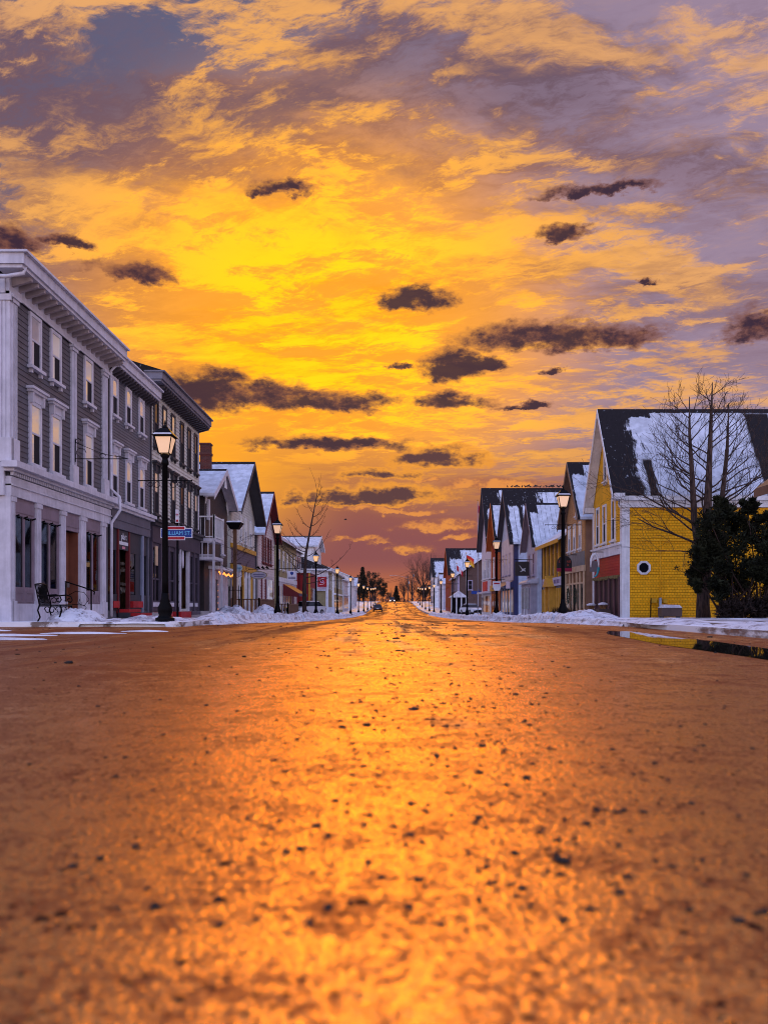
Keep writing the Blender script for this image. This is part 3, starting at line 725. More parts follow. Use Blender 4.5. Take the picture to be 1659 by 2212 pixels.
# ---- slate block with arched windows
def slate_block():
    W, D = 4.92, 9.0; r = house_root('terrace_building', 'L', 28.97, W, 'narrow slate grey building with arched windows and dark red shop posts', cat='building')
    top = 9.2
    w = MB(); w.box(.01, W - .01, 1.5, D, -.6, top - .4); w.box(.01, W - .01, 0, 1.5, 3.25, top - .4); w.box(.01, W - .01, 0, 1.5, -.6, .3)
    pf, _ = place('front'); clap(w, pf, 0, W, 4.1, 8.6, .105); w.build('wall', GREY2, r)
    flat_cornice(r, W, top, .42, TRIM, .30, DKTRIM, near=False)
    MB().box(0, W, .04, -.04, 8.56, top - .42).build('frieze', GREY2, r)
    flat_roof(r, W, D, top, SNOWROOF)
    for s in (.55, 2.08, 3.68):
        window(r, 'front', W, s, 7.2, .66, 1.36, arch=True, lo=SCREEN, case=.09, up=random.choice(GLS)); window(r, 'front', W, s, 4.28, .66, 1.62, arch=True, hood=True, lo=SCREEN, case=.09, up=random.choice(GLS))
    MB().box(0, W, .05, -.30, 3.98, 4.1).box(0, W, .05, -.22, 3.88, 3.98).build('shop_cornice', TRIM, r)
    MB().box(0, W - .3, .05, -.12, 3.22, 3.88).box(0, W - .3, -.1, -.15, 3.52, 3.55).build('fascia', SLATE, r)
    room(r, .05, W - .05, .3, 3.2, 1.5)
    for (a, b) in ((.78, .92), (2.02, 2.16)): MB().box(a, b, .05, -.08, .2, 3.22).build('shop_post', DRED, r)
    MB().box(3.62, 3.8, .05, -.1, .2, 3.22).build('shop_post', pt('blue_grey_post', (.22, .25, .34)), r)
    MB().box(4.42, 4.54, .05, -.08, .2, 3.22).build('shop_post', SLATE, r)
    for (a, b, nm) in ((.05, .78, 'shop_window'), (2.16, 3.62, 'shop_window'), (3.8, 4.42, 'shop_window'), (4.54, 4.9, 'shop_window')):
        f = MB(); f.box(a, b, .05, -.03, 2.45, 3.22); f.box(a, b, .05, -.04, .3, .82); f.box(a, b, .05, -.05, .82, .88)
        f.box((a + b)/2 + .1, b, .05, -.02, .88, 2.45) if b - a > 1 else f.box(b - .06, b, .05, -.02, .88, 2.45)
        fr = f.build(nm, DKGREY, r); MB().box(a, b, .016, .008, .88, 2.45).build('pane', SHOP, fr)
    for (a, b) in ((.1, .72), (2.3, 3.5)): MB().box(a, b, -.04, -.16, .40, .64).build('stall_board', RED, r)
    dr = MB().box(.92, 2.02, .30, .25, .38, 2.5).build('door', DKGREY, r)
    MB().box(1.05, 1.89, .245, .235, .8, 2.3).build('pane', GLD, dr)
    MB().tube([(1.2, .2, 1.2), (1.62, .2, .85)], .02, 6).build('handle', DRED, dr)
    # sign over the door
    sg = MB().box(.94, 2.0, -.03, -.06, 2.5, 3.2).build('shop_sign', DKGREY, r)
    text_mesh('sign_lettering', 'pla t', .34, pt('sign_white', (.7, .7, .72)), sg, (1.47, -.066, 2.98), 0)
    MB().box(.97, 1.97, -.06, -.066, 2.68, 2.80).build('sign_band', pt('sign_white', (.7, .7, .72)), sg)
    MB().box(1.3, 1.62, -.06, -.068, 2.54, 2.63).build('sign_band', pt('sign_pink', (.65, .25, .3)), sg)
    st = MB()
    for k, (p, h) in enumerate(((.38, .36), (.75, .22), (1.10, .09))): st.box(.8 + .18*k, 2.15 + .18*k, -.09 if k == 0 else -.09 - .0, -.09 - p, -.4, h - k*.003)
    so_ = st.build('front_step', DKGREY, r)
    rs = MB()
    for k, (p, h) in enumerate(((.38, .36), (.75, .22), (1.10, .09))):
        rs.box(.8 + .18*k - .004, 2.15 + .18*k + .004, -.12, -.094 - p, h - .13, h - .012)
    rs.build('riser', RED, so_)
    MB().box(2.5, W, -.09, -.55, -.4, .2).build('side_step', CONC, r)
    # a stock of pale shoes and boxes behind the glass reads as clutter
    gd = MB()
    for k in range(26): 
        x = random.uniform(2.3, 3.3); z = random.uniform(.9, 2.2); y = .35 + random.random()*.4; gd.box(x, x + .14, y, y + .12, z, z + .1)
    for k in range(12): 
        x = random.uniform(.15, .7); z = random.uniform(.9, 1.7); y = .35 + random.random()*.4; gd.box(x, x + .2, y, y + .12, z, z + .14)
    o = gd.build('shelf_goods', pt('pale_goods', (.62, .52, .46)), None, r.location, r.rotation_euler[2]); tag(o, 'pale goods crowded on shelves inside the red-posted shop', 'shop goods', kind='stuff')
    return r
slate_block()

# ---- cream block
def cream_block():
    W, D = 8.4, 9.0; r = house_root('corner_eaves_building', 'L', 33.9, W, 'cream clapboard three storey building with dark windows behind the nearest left lamp', cat='building')
    r.name = 'clapboard_building'; top = 9.95
    w = MB(); w.box(.01, W, 1.5, D, -.8, top - .4); w.box(.01, W, 0, 1.5, 3.3, top - .4); w.box(.01, W, 0, 1.5, -.8, .4)
    pf, _ = place('front'); clap(w, pf, .12, W - .05, 4.2, 9.4, .16, lip=.03); w.build('wall', CREAM, r)
    MB().box(0, .12, .04, -.05, 4.2, 9.5).build('corner_board', DKGREY, r); MB().box(W - .1, W + .03, .04, -.05, 4.2, 9.5).build('corner_board', TRIM, r)
    flat_cornice(r, W, top, .62, pt('grey_eaves', (.17, .16, .19)), .34, DKTRIM)
    MB().hull([(-.6, -.72, top), (W + .1, -.72, top), (W + .1, D, top + .0), (-.6, D, top)], [(-.6, 2.2, top + .9), (W + .1, 2.2, top + .9), (W + .1, D, top + .9), (-.6, D, top + .9)]).build('roof', m_roof('cream_block_roof', .1, .1, .5), r)
    for i, y in enumerate((34.65, 35.95, 37.35, 38.9, 40.25, 41.6)):
        s = y - 33.9
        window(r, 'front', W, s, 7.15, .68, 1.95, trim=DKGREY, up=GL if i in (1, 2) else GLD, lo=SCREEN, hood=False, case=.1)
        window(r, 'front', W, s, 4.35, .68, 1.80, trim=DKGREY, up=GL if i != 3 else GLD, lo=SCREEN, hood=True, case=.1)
    MB().box(0, W + .1, .05, -.34, 3.98, 4.1).box(0, W + .05, .05, -.24, 3.84, 3.98).build('shop_cornice', DKGREY, r)
    MB().box(0, W, .05, -.12, 3.15, 3.84).build('fascia', pt('plum_fascia', (.055, .042, .062)), r)
    room(r, .1, W - .1, .4, 3.3, 1.5)
    posts = (.05, 1.35, 2.6, 3.7, 4.6, 6.15, 7.2, 8.2)
    for i, x in enumerate(posts): MB().box(x - .07, x + .07, .05, -.10, 0, 3.15).build('shop_post', TRIM if i in (4, 5) else pt('plum_post', (.07, .055, .08)), r)
    for i in range(len(posts) - 1):
        a, b = posts[i] + .07, posts[i + 1] - .07
        if i == 4: continue
        f = MB().box(a, b, .05, -.04, .3, .75).box(a, b, .05, -.04, 2.95, 3.15).box(a, b, .05, -.03, 1.62, 1.68).box((a + b)/2 - .03, (a + b)/2 + .03, .05, -.03, .75, 2.95).build('shop_window', pt('plum_post', (.07, .055, .08)), r)
        MB().box(a, b, .014, .006, .75, 2.95).build('pane', SHOP, f)
        MB().box(a + .1, b - .15, .03, .02, 2.25, 2.95).build('blind', pt('paper_white', (.66, .63, .62)), f)
        MB().box(a + .1, b - .1, -.045, -.07, .5, .68).build('notice', TRIM, f)
    dr = MB().box(4.72, 6.02, .5, .45, .38, 2.6).build('door', DARK, r)
    MB().prism([(5.1 + .17*cos(t*pi/8), 2.72 + .42*sin(t*pi/8)) for t in range(16)], -.04, -.07).build('oval_sign', TRIM, r)
    lt = MB()
    for (x, z) in ((5.2, 1.95), (5.5, 1.93)): lt.lathe([(.01, z - .03), (.035, z), (.01, z + .03)], 8, (x, .3))
    lt.build('door_lamp', BULB, r)
    for (a, b, m) in ((0.2, 1.3, RED), (2.7, 4.5, RED), (4.6, 6.3, pt('plum_post', (.07, .055, .08))), (6.5, 8.2, CONC)): MB().box(a, b, -.11, -.6, -.5, .28).build('front_step', m, r)
    MB().box(4.5, 6.5, -.61, -1.0, -.5, .12).build('front_step', CONC, r)
    MB().box(.3, .62, -.12, -.16, 2.2, 3.0).build('hanging_notice', BEIGE, r)
    return r
cream_block()
# ---- brown gabled house with porch and fairy lights
def rails(mb, s0, s1, o, z0, z1, step=.14, pf=None, w=.025):
    """posts, rails and balusters along a line; pf maps (s, out) to x, y"""
    def bar(a, b, za, zb, t):
        (xa, ya), (xb, yb) = pf(a, o - t), pf(b, o + t); mb.box(min(xa, xb), max(xa, xb), min(ya, yb), max(ya, yb), za, zb)
    bar(s0, s1, z1 - .07, z1, .04); bar(s0, s1, z0 + .05, z0 + .11, .03)
    n = max(2, int((s1 - s0)/step))
    for i in range(n + 1):
        s = s0 + (s1 - s0)*i/n; t = .05 if i in (0, n) else w/2
        bar(s - t, s + t, z0, z1 + (.06 if i in (0, n) else -.01), t)
def brown_house():
    W, D = 6.0, 10.0; r = house_root('house', 'L', 43.6, W, 'dark brown gabled house with a white balcony and orange fairy lights')
    b0 = r.location.z; ev, rg = 6.45 - b0, 8.05 - b0
    w = body(W, D, -.8, ev, rg, 'front'); pf, _ = place('front'); pn, _ = place('x0')
    clap(w, pf, .0, W, 2.75, ev, .12, (ev, rg, W/2, W/2)); clap(w, pn, 0, D, 0, ev, .12); w.build('wall', BROWN, r)
    gable_roof(r, W, D, ev, rg, .6, .35, .14, m_roof('brown_house_roof', .02, .02, .05), TRIM)
    window(r, 'front', W, 4.5, 3.6, .62, 1.5, mull=2, lo=GL)
    lace = MB()
    for s, sg in ((0.05, 1), (W - .05, -1)):
        for k in range(7): lace.box(s + sg*.07*k - .03, s + sg*.07*k + .03, -.05, -.10, ev - .55 + .075*k, ev - .02 + .035*k)
    lace.prism([(W/2 - .3, rg - .95), (W/2 + .3, rg - .95), (W/2, rg - .2)], -.50, -.55)
    lace.build('gable_lace_trim', WHITE, r)
    # shop below
    cn = MB(); cn.prism([(1.0, 2.62), (W + .1, 2.62), (W + .1, 2.78), (1.0, 2.78)], .04, -.55); cn.build('shop_canopy', WHITE, r)
    f = MB(); f.box(1.2, W, .04, -.06, -.6, 2.6)
    sf = f.build('shop_front', pt('lilac_panel', (.48, .43, .47)), r)
    for k in range(9): MB().box(1.3 + k*.52, 1.36 + k*.52, -.05, -.10, -.3, 2.55).build('board_strip', TRIM, sf)
    MB().box(2.4, 3.2, -.06, -.085, .0, 2.1).build('door', GLD, r)
    # porch and balcony at the near corner
    pr = MB(); pr.box(-.9, 1.3, .5, -.75, 3.0, 3.16); pr.box(-.9, 1.3, .5, -.75, 3.95, 4.1)
    pb = pr.build('balcony', TRIM, r)
    ra = MB(); rails(ra, -.85, 1.3, .72, 4.1, 5.25, .17, pf); ra.build('railing', WHITE, pb)
    ra = MB(); rails(ra, -.7, .45, .85, 4.1, 5.25, .2, lambda s, o: (-o, s)); ra.build('railing', WHITE, pb)
    ra = MB(); rails(ra, -.7, .8, .84, 3.16, 3.95, .3, lambda s, o: (-o, s), .05); ra.build('railing', TRIM, pb)
    for (x, y) in ((-.82, -.68), (1.2, -.68)): MB().box(x - .05, x + .05, y - .05, y + .05, -.5, 3.0).build('post', TRIM, pb)
    MB().box(-.9, -.02, .3, 1.6, -.6, 5.6).build('porch_shade', DARK, r)  # solid near-black block stands in for the shade inside the porch
    MB().box(.6, .95, .02, -.12, 5.2, 6.3).build('corner_board', TRIM, r)
    # fairy lights hang on the canopy
    lt = empty('fairy_lights', r.location, r.rotation_euler[2], 'string of orange fairy lights swagged under the brown house canopy', 'fairy lights')
    wire = []; k = 0
    for i in range(19):
        s = 1.0 + i*.25; z = 2.50 - .13*abs(sin(i*.62)); wire.append((s, -.57, z))
    for i in range(7): wire.append((5.6, -.57, 2.3 - i*.36))
    MB().tube(wire, .008, 4).build('wire', IRON, lt)
    for i, p in enumerate(wire): MB().lathe([(.01, -.05), (.045, -.02), (.045, .02), (.01, .05)], 7).build('bulb', BULB, lt, (p[0], p[1] - .02, p[2] - .05))
    return r
brown_house()

def white_shingle_house():
    W, D = 8.7, 12; r = house_root('house', 'L', 50.7, W, 'tall white clapboard gable house with ochre band and grey shingles above its shop')
    b0 = r.location.z; ev, rg = 6.6 - b0, 9.9 - b0
    w = body(W, D, -.8, ev, rg, 'front'); pf, _ = place('front')
    clap(w, pf, 0, W, 4.6, ev, .17, (ev, rg, W/2, W/2), .03); w.build('wall', CREAM, r)
    gable_roof(r, W, D, ev, rg, .75, .45, .16, m_roof('white_house_roof', .06, .06, .03), DKGREY)
    MB().box(.1, W, .03, -.04, 3.35, 4.3).build('shingle_band', DSH, r)
    MB().box(0, W, .03, -.14, 4.3, 4.58).build('ochre_band', OCHRE, r); MB().box(0, W, .03, -.16, 3.0, 3.34).build('ochre_band', OCHRE, r)
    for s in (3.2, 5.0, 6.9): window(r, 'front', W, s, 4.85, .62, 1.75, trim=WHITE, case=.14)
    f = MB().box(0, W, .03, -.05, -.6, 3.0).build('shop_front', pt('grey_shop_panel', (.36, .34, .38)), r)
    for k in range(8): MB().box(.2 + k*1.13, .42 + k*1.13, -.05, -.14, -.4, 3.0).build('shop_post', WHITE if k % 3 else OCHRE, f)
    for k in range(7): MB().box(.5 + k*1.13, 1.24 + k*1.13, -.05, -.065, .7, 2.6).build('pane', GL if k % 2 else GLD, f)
    MB().box(W, W + .9, .4, 3, -.6, 6.2).build('alley_shade', DARK, r)  # near-black block stands in for the shade between the two houses
    t = 10.85 - b0; MB().box(2.0, 2.62, 1.7, 2.32, 7.5, t - .1).box(1.95, 2.67, 1.65, 2.37, t - .75, t - .6).box(1.95, 2.67, 1.65, 2.37, t - .1, t).build('chimney', BRICK, r)
    return r
white_shingle_house()

def pink_house():
    W, D = 8.4, 12; r = house_root('house', 'L', 60.8, W, 'pale clapboard gable house with four tall dark windows in a row')
    b0 = r.location.z; ev, rg = 6.0 - b0, 9.3 - b0
    w = body(W, D, -.8, ev, rg, 'front'); pf, _ = place('front'); clap(w, pf, 0, W, 0, ev, .2, (ev, rg, W/2, W/2), .035); w.build('wall', PINKW, r)
    MB().box(-.05, .0, .05, D, -.6, ev).build('side_wall', DKTRIM, r)  # shade on the alley side put into the wall colour
    gable_roof(r, W, D, ev, rg, .6, .4, .16, m_roof('pink_house_roof', .05, .05, .02), DRED)
    for k in range(4): window(r, 'front', W, 2.2 + k*1.35, 4.15, .78, 2.0, trim=DRED, up=GLD, lo=GLD, case=.09)
    f = MB().box(3.9, 6.9, .03, -.10, .3, 3.1).build('shop_window', pt('lilac_panel', (.48, .43, .47)), r)
    for a in (4.05, 5.45): MB().box(a, a + 1.3, -.10, -.12, .75, 2.9).build('pane', GL, f)
    for a in (1.4, 3.3, 7.2): MB().box(a, a + .34, .03, -.09, 0, 2.9).build('shutter', DRED, r)
    return r
pink_house()

def green_house():
    W, D = 14.5, 8; r = house_root('house', 'L', 71.2, W, 'long olive and cream house with a grey roof sloping to the street', X=-10.0)
    b0 = r.location.z; ev, rg = 6.6 - b0, 9.2 - b0
    w = body(W, D, -.9, ev, rg, 'side'); pf, _ = place('front'); pn, _ = place('x0'); clap(w, pf, 0, W, 0, ev, .2); clap(w, pn, 0, D, 0, ev, .2); w.build('wall', OLIVE, r)
    side_roof(r, W, D, ev, rg, .35, .45, .16, m_roof('green_house_roof', .02, .05, .15, axis='x'), TRIM)
    for k in range(5): window(r, 'front', W, 1.6 + k*2.8, 4.2, 1.0, 1.7, trim=WHITE, up=GL, lo=GLD)
    for s in (2.0, 4.5): window(r, 'x0', W, s, 4.2, .9, 1.6, trim=WHITE, up=GLD)
    MB().box(2.0, 3.1, 3.5, 4.5, rg - .6, rg + 1.2).build('chimney', BRICK, r)
    MB().box(.2, W, .03, -.10, 3.1, 3.5).build('shop_band', WHITE, r)
    f = MB().box(.2, W, .03, -.06, -.6, 3.1).build('shop_front', pt('pale_shop_panel', (.55, .52, .56)), r)
    for k in range(8): MB().box(.5 + k*1.75, 1.5 + k*1.75, -.06, -.08, .5, 2.7).build('pane', GL if k % 3 == 1 else GLD, f)
    aw = empty('awning', (r.location.x, 75.0, b0), pi/2, 'dark red awning sloping out over the olive house shopfront', 'awning')
    a = MB(); a.hull([(0, .0, 3.0), (7, 0, 3.0), (7, 0, 2.9), (0, 0, 2.9)], [(0, -1.5, 2.1), (7, -1.5, 2.1), (7, -1.5, 2.03), (0, -1.5, 2.03)]); a.build('cloth', DRED, aw)
    a = MB(); a.box(0, 7, -1.5, -1.53, 1.85, 2.1); a.build('valance', NAVY, aw); a = MB(); a.hull([(0, 0, 2.95), (0, 0, 1.9), (0, -1.5, 1.75), (0, -1.5, 2.05)], [(-.02, 0, 2.95), (-.02, 0, 1.9), (-.02, -1.5, 1.75), (-.02, -1.5, 2.05)]); a.build('side_cloth', DRED, aw)
    return r
green_house()

def red_shop():
    W, D = 6.5, 9; r = house_root('shop', 'L', 88.3, W, 'dark red shop with white parapet beside the bare street tree', X=-8.9, cat='shop')
    b0 = r.location.z
    w = MB().box(0, W, 0, D, -.9, 4.3 - b0); pf, _ = place('front'); w.build('wall', BARN, r)
    MB().box(-.1, W + .1, .04, -.2, 4.05 - b0, 4.4 - b0).box(-.16, -.005, .04, D, 4.05 - b0, 4.4 - b0).build('cornice', WHITE, r)
    for k in range(4): MB().box(.3 + k*1.6, 1.5 + k*1.6, .03, -.07, .5, 3.0).build('shop_window', GLD, r)
    MB().box(-.06, .12, .1, -.08, -.5, 4.05 - b0).build('corner_board', OCHRE, r)
    for k in range(3): MB().box(-.03, -.001, 1.0 + k*2.4, 1.12 + k*2.4, 0, 4.0 - b0).build('wall_seam', DRED, r)
    up = MB().box(.4, W - .2, 1.6, D, 4.3 - b0, 6.4 - b0).build('upper_floor', WHITE, r)
    for k in range(3): MB().box(.9 + k*1.7, 1.7 + k*1.7, 1.62, 1.55, 4.8 - b0, 5.9 - b0).build('window', GLD, up)
    for k in range(3): MB().box(.42, .34, 2.2 + k*2, 3.0 + k*2, 4.8 - b0, 5.9 - b0).build('window', GLD, up)
    MB().hull([(0, 1.2, 6.4 - b0), (W, 1.2, 6.4 - b0), (W, D, 6.4 - b0), (0, D, 6.4 - b0)], [(1.5, 3.5, 7.6 - b0), (W - 1.5, 3.5, 7.6 - b0), (W - 1.5, D - 2, 7.6 - b0), (1.5, D - 2, 7.6 - b0)]).build('roof', DKTRIM, r)
    return r
red_shop()

def simple_house(name, side, y0, W, D, ev, rg, label, wallm, roofm, style='front', X=None, trim=WHITE, rows=2, cols=3, over=.5, dark=True, cat='house', shop=None, near=True, shopz=2.9, step=.2, ww=.8):
    r = house_root(name, side, y0, W, label, X, cat); b0 = r.location.z; ev -= b0; rg -= b0
    w = body(W, D, -1.2, ev, rg, style); pf, _ = place('front'); fx = 'x0' if side == 'L' else 'x1'; pn, _ = place(fx, W)
    clap(w, pf, 0, W, 0, ev, step, (ev, rg, W/2, W/2) if style == 'front' else None)
    clap(w, pn, 0, D, 0, ev, step, (ev, rg, D/2, D/2) if style == 'side' else None); w.build('wall', wallm, r)
    if style == 'front': gable_roof(r, W, D, ev, rg, over, .4, .16, roofm, trim)
    elif style == 'side': side_roof(r, W, D, ev, rg, over, .4, .16, roofm, trim)
    else:
        e = .45; MB().hull([(-e, -e, ev), (W + e, -e, ev), (W + e, D + e, ev), (-e, D + e, ev)], [(W*.38, D*.38, rg), (W*.62, D*.38, rg), (W*.62, D*.62, rg), (W*.38, D*.62, rg)]).build('roof', roofm, r)
        MB().box(-e - .05, W + e + .05, -e - .05, D + e, ev - .25, ev).build('eaves', trim, r)
    corner_boards(r, W, -.6, ev, trim, .2)
    for j in range(rows):
        z = (ev - 2.35) if j == 0 else .9
        if j == 1 and shop: continue
        for k in range(cols): window(r, 'front', W, W*(k + .5)/cols, z, ww, 1.7, trim=trim, up=GLD if dark else GL, lo=GLD)
        if near and j == 0:
            for k in range(2): window(r, fx, W, D*(k + .5)/3, z, ww, 1.6, trim=trim, up=GLD, lo=GLD)
    if shop:
        f = MB().box(0, W, .03, -.08, -.8, shopz).build('shop_front', shop, r); MB().box(-.05, W + .05, .03, -.3, shopz, shopz + .25).build('shop_cornice', trim, r)
        n = max(2, int(W/1.7))
        for k in range(n): MB().box(W*k/n + .25, W*(k + 1)/n - .25, -.08, -.10, .5, shopz - .3).build('pane', GLD if k % 2 else GL, f)
    return r
simple_house('house', 'L', 108.6, 10.6, 14, 8.4, 10.0, 'white gabled house with a low grey roof behind the red shop', WHITE, m_roof('grey_gable_roof', .05, .05, .05), over=.6, X=-10.4)
def bank():
    r = simple_house('bank_building', 'L', 101.0, 6.4, 9, 5.05, 6.6, 'white and olive bank building carrying a red square sign', OLIVE, m_roof('bank_roof', -1, .05, .05), 'hip', X=-8.0, cat='bank', cols=2, rows=1, near=False)
    b0 = r.location.z
    MB().box(-.12, -.03, -.1, 8, 2.95, 4.9 - b0).build('white_panel', WHITE, r)
    MB().box(-.16, .2, -.12, .16, -.5, 4.9 - b0).build('corner_pillar', WHITE, r)
    MB().box(-.2, -.125, .17, 8, 2.95, 3.2).build('trim_band', TRIM, r)
    sg = empty('bank_sign', (-8.62, 100.80, b0 - .3), 0, 'square red bank sign with pale swirl and ring on the white wall', 'sign')
    MB().box(-.54, .54, -.05, .05, 3.75, 4.95).build('panel', pt('sign_red', (.42, .012, .02)), sg)
    em = MB(); cz = 4.37
    em.tube([(.29, -.07, cz + .38), (-.05, -.07, cz + .36), (-.22, -.07, cz + .25), (-.30, -.07, cz + .1)], .045, 6)
    em.tube([(-.32, -.07, cz - .38), (.05, -.07, cz - .36), (.22, -.07, cz - .25), (.30, -.07, cz - .1)], .045, 6)
    em.build('swirl', pt('emblem_pink', (.78, .45, .42)), sg)
    p = [(.15*cos(2*pi*k/20), -.07, cz + .15*sin(2*pi*k/20)) for k in range(21)]; MB().tube(p, .05, 6).build('ring', pt('emblem_lilac', (.62, .5, .7)), sg)
    MB().box(-.5, .5, -.045, .045, 3.52, 3.66).build('name_strip', pt('strip_pink', (.6, .45, .55)), sg)
bank()
simple_house('house', 'L', 131, 22, 12, 6.0, 8.6, 'olive yellow hip roofed house with white trim past the bank', OLIVE, m_roof('olive_hip_roof', -1, .05, .05), 'hip', X=-9.4, cols=5, shop=pt('olive_shop_panel', (.36, .30, .13)))
simple_house('house', 'L', 155, 15, 11, 5.6, 8.2, 'pink white low shop building behind the far left lamps', PINKW, m_roof('far_shop_roof', -1, .05, .05), 'hip', X=-9.3, cols=4, shop=pt('lilac_panel', (.48, .43, .47)))
simple_house('house', 'L', 186, 16, 11, 7.2, 9.4, 'white two storey house with flat grey roof near the dark conifers', WHITE, m_roof('far_white_roof', .05, .05, .1, axis='x'), 'side', X=-9.6, cols=4)
simple_house('house', 'L', 206, 12, 10, 5.6, 7.8, 'small grey house with a white gable before the dark conifers', LILAC, m_roof('small_grey_roof', .05, .05, .1), X=-9.6, cols=3)
# ================================================================== RIGHT ROW (local x runs towards the camera, near end at x = W)
def yellow_house():
    W, D = 5.7, 19.0; r = house_root('house', 'R', 38.9, W, 'bright yellow shingled house with dark bare roof strips and a red shopfront')
    b0 = r.location.z; ev, rg = 5.8 - b0, 10.25 - b0
    w = body(W, D, -.8, ev, rg, 'front'); pf, _ = place('front'); clap(w, pf, 0, W - .1, 3.55, ev, .115, (ev, rg, W/2, W/2), .022); w.build('wall', YEL, r)
    # shingled flank, course by course
    s = MB(); z = -.6
    while z < ev - .25:
        zt = min(ev - .2, z + .14); s.face([(W + .024, .1, z), (W + .024, D, z), (W + .004, D, zt), (W + .004, .1, zt)]); s.face([(W, .1, z), (W, D, z), (W + .024, D, z), (W + .024, .1, z)]); z = zt
    s.build('shingle_wall', YSH, r)
    ro = gable_roof(r, W, D, ev, rg, .5, .14, .14, m_roof('yellow_house_roof', 1.5, .10, .05, extra=((1.75, 2.1, 2.7), (7.2, 8.4, .1)), tops=((2.5, .35),), start=-.5), WHITE)
    MB().box(W - .02, W + .12, -.2, D, ev - .68, ev - .3).box(W - .02, W + .24, -.42, D, ev - .36, ev - .16).build('eaves_board', WHITE, r)
    MB().box(W - .25, W + .42, -.48, -.02, ev - .32, ev - .05).box(W - .15, W + .2, -.2, -.02, ev - .6, ev - .32).build('eaves_return', WHITE, r)
    MB().box(-.42, .25, -.48, -.02, ev - .32, ev - .05).build('eaves_return', WHITE, r)
    MB().box(W - .28, W + .05, -.07, .30, -.5, ev - .5).build('corner_board', WHITE, r); MB().box(-.04, .22, -.06, .2, -.5, ev - .3).build('corner_board', WHITE, r)
    for (x) in (1.05, 2.45, 4.15): window(r, 'front', W, x, 3.75, .72, 1.95 if x < 3 else 2.1, trim=WHITE, up=GLD, lo=SCREEN, case=.12, hood=False)
    window(r, 'front', W, 2.6, 6.85, .55, 1.5, trim=WHITE, up=GLD, lo=SCREEN, case=.1)
    MB().box(.1, W - .1, .04, -.12, 3.02, 3.5).box(.0, W, .04, -.18, 3.44, 3.56).build('fascia', WHITE, r)
    rp = MB(); clap(rp, lambda s_, o: (s_, -o - .01), .25, W - .28, 2.05, 3.02, .14); rp.box(.25, W - .28, .03, -.01, 1.95, 3.02); rp.build('red_panel', pt('red_clapboard', (.40, .022, .02)), r)
    f = MB().box(.25, W - .28, .06, -.02, -.4, 1.98).build('shop_front', pt('maroon_dark', (.03, .012, .014)), r)
    for k in range(6): MB().box(.5 + k*.92, .66 + k*.92, .02, -.09, -.3, 1.95).build('shop_post', pt('maroon_post', (.12, .055, .06)), f)
    tr = MB()
    for k in range(60):
        x = .3 + random.random()*(W - .7); tr.box(x, x + .10, -.03, -.12 - random.random()*.06, 1.86 + random.random()*.1, 2.04)
    o = tr.build('garland', pt('dry_garland', (.20, .15, .06)), r); o['kind'] = 'stuff'
    # octagonal porthole and wall fittings on the flank
    oc = lambda rr, y0: [(W + y0, .95 + rr*cos(pi/8 + k*pi/4), 2.35 + rr*sin(pi/8 + k*pi/4)) for k in range(8)]
    m = MB(); n = 8
    a, b, c, d = oc(.34, .0), oc(.34, .10), oc(.24, .10), oc(.24, .0)
    for k in range(8):
        j = (k + 1) % 8; m.face((a[k], a[j], b[j], b[k])); m.face((b[k], b[j], c[j], c[k])); m.face((c[k], c[j], d[j], d[k]))
    fr = m.build('octagonal_window', WHITE, r)
    MB().hull(oc(.25, .028), oc(.25, .04)).build('pane', GLD, fr)
    MB().tube([(W + .04, .4, 3.62), (W + .04, 4.2, 3.60), (W + .04, 7.0, 3.52)], .022, 6).build('cable', YEL, r)
    MB().tube([(W + .04, 1.74, 3.58), (W + .04, 1.74, .6)], .02, 6).build('conduit', YEL, r)
    MB().box(W + .02, W + .14, 1.28, 1.54, .72, .92).box(W + .02, W + .12, 1.84, 2.02, .7, .9).build('meter_box', pt('yellow_box', (.62, .34, .02)), r)
    MB().tube([(W + .12, 1.70, -.1), (W + .12, 1.70, .95)], .075, 8).build('vent_pipe', METAL, r)
    return r
yr = yellow_house()
def front_planter(x, y, lab):
    o = empty('planter', (x, y, walk_z(x, y)), 0, lab, 'planter', 'planters before the red shopfront')
    MB().box(-.28, .28, -.35, .35, 0, .42).build('tub', pt('planter_brown', (.06, .035, .03)), o)
    m = MB()
    for k in range(40):
        a = random.random()*6.28; q = random.random()*.3; m.tube([(.1*cos(a), .1*sin(a), .42), (q*cos(a), q*sin(a), .55 + random.random()*.2)], [.012, .004], 3)
    m.build('dry_plant', pt('dry_plant', (.30, .15, .05)), o); MB().lathe([(.24, .60), (.26, .66), (.1, .73)], 9).build('snow_cap', M['snow'], o)
front_planter(10.2, 40.6, 'snow topped planter before the red shopfront nearer the white corner')
front_planter(10.2, 43.0, 'snow topped planter before the red shopfront farther from the white corner')
def carved_sign():
    o = empty('carved_sign', (10.2, 42.1, walk_z(10, 42)), 0, 'carved white and teal curved shop sign hanging on the yellow house', 'sign')
    arc = lambda t0, t1, n=14: [(-.05 + .20*cos(R(t0 + (t1 - t0)*k/n)), 0, 2.62 + .56*sin(R(t0 + (t1 - t0)*k/n))) for k in range(n + 1)]
    MB().tube(arc(-10, 190), [.035 + .05*sin(pi*k/14) for k in range(15)], 8).build('white_arc', WHITE, o)
    MB().tube(arc(-10, -100), [.075 - .003*k for k in range(15)], 8).build('teal_tail', pt('teal', (.03, .30, .34)), o)
    MB().prism([(-.3, 2.3), (.1, 2.3), (.1, 2.85), (-.3, 2.85)], .02, -.02).build('grey_board', pt('sign_grey', (.14, .12, .13)), o)
    MB().tube([(.6, 0, 3.3), (-.3, 0, 3.3)], .02, 6).build('bracket', IRON, o)
carved_sign()
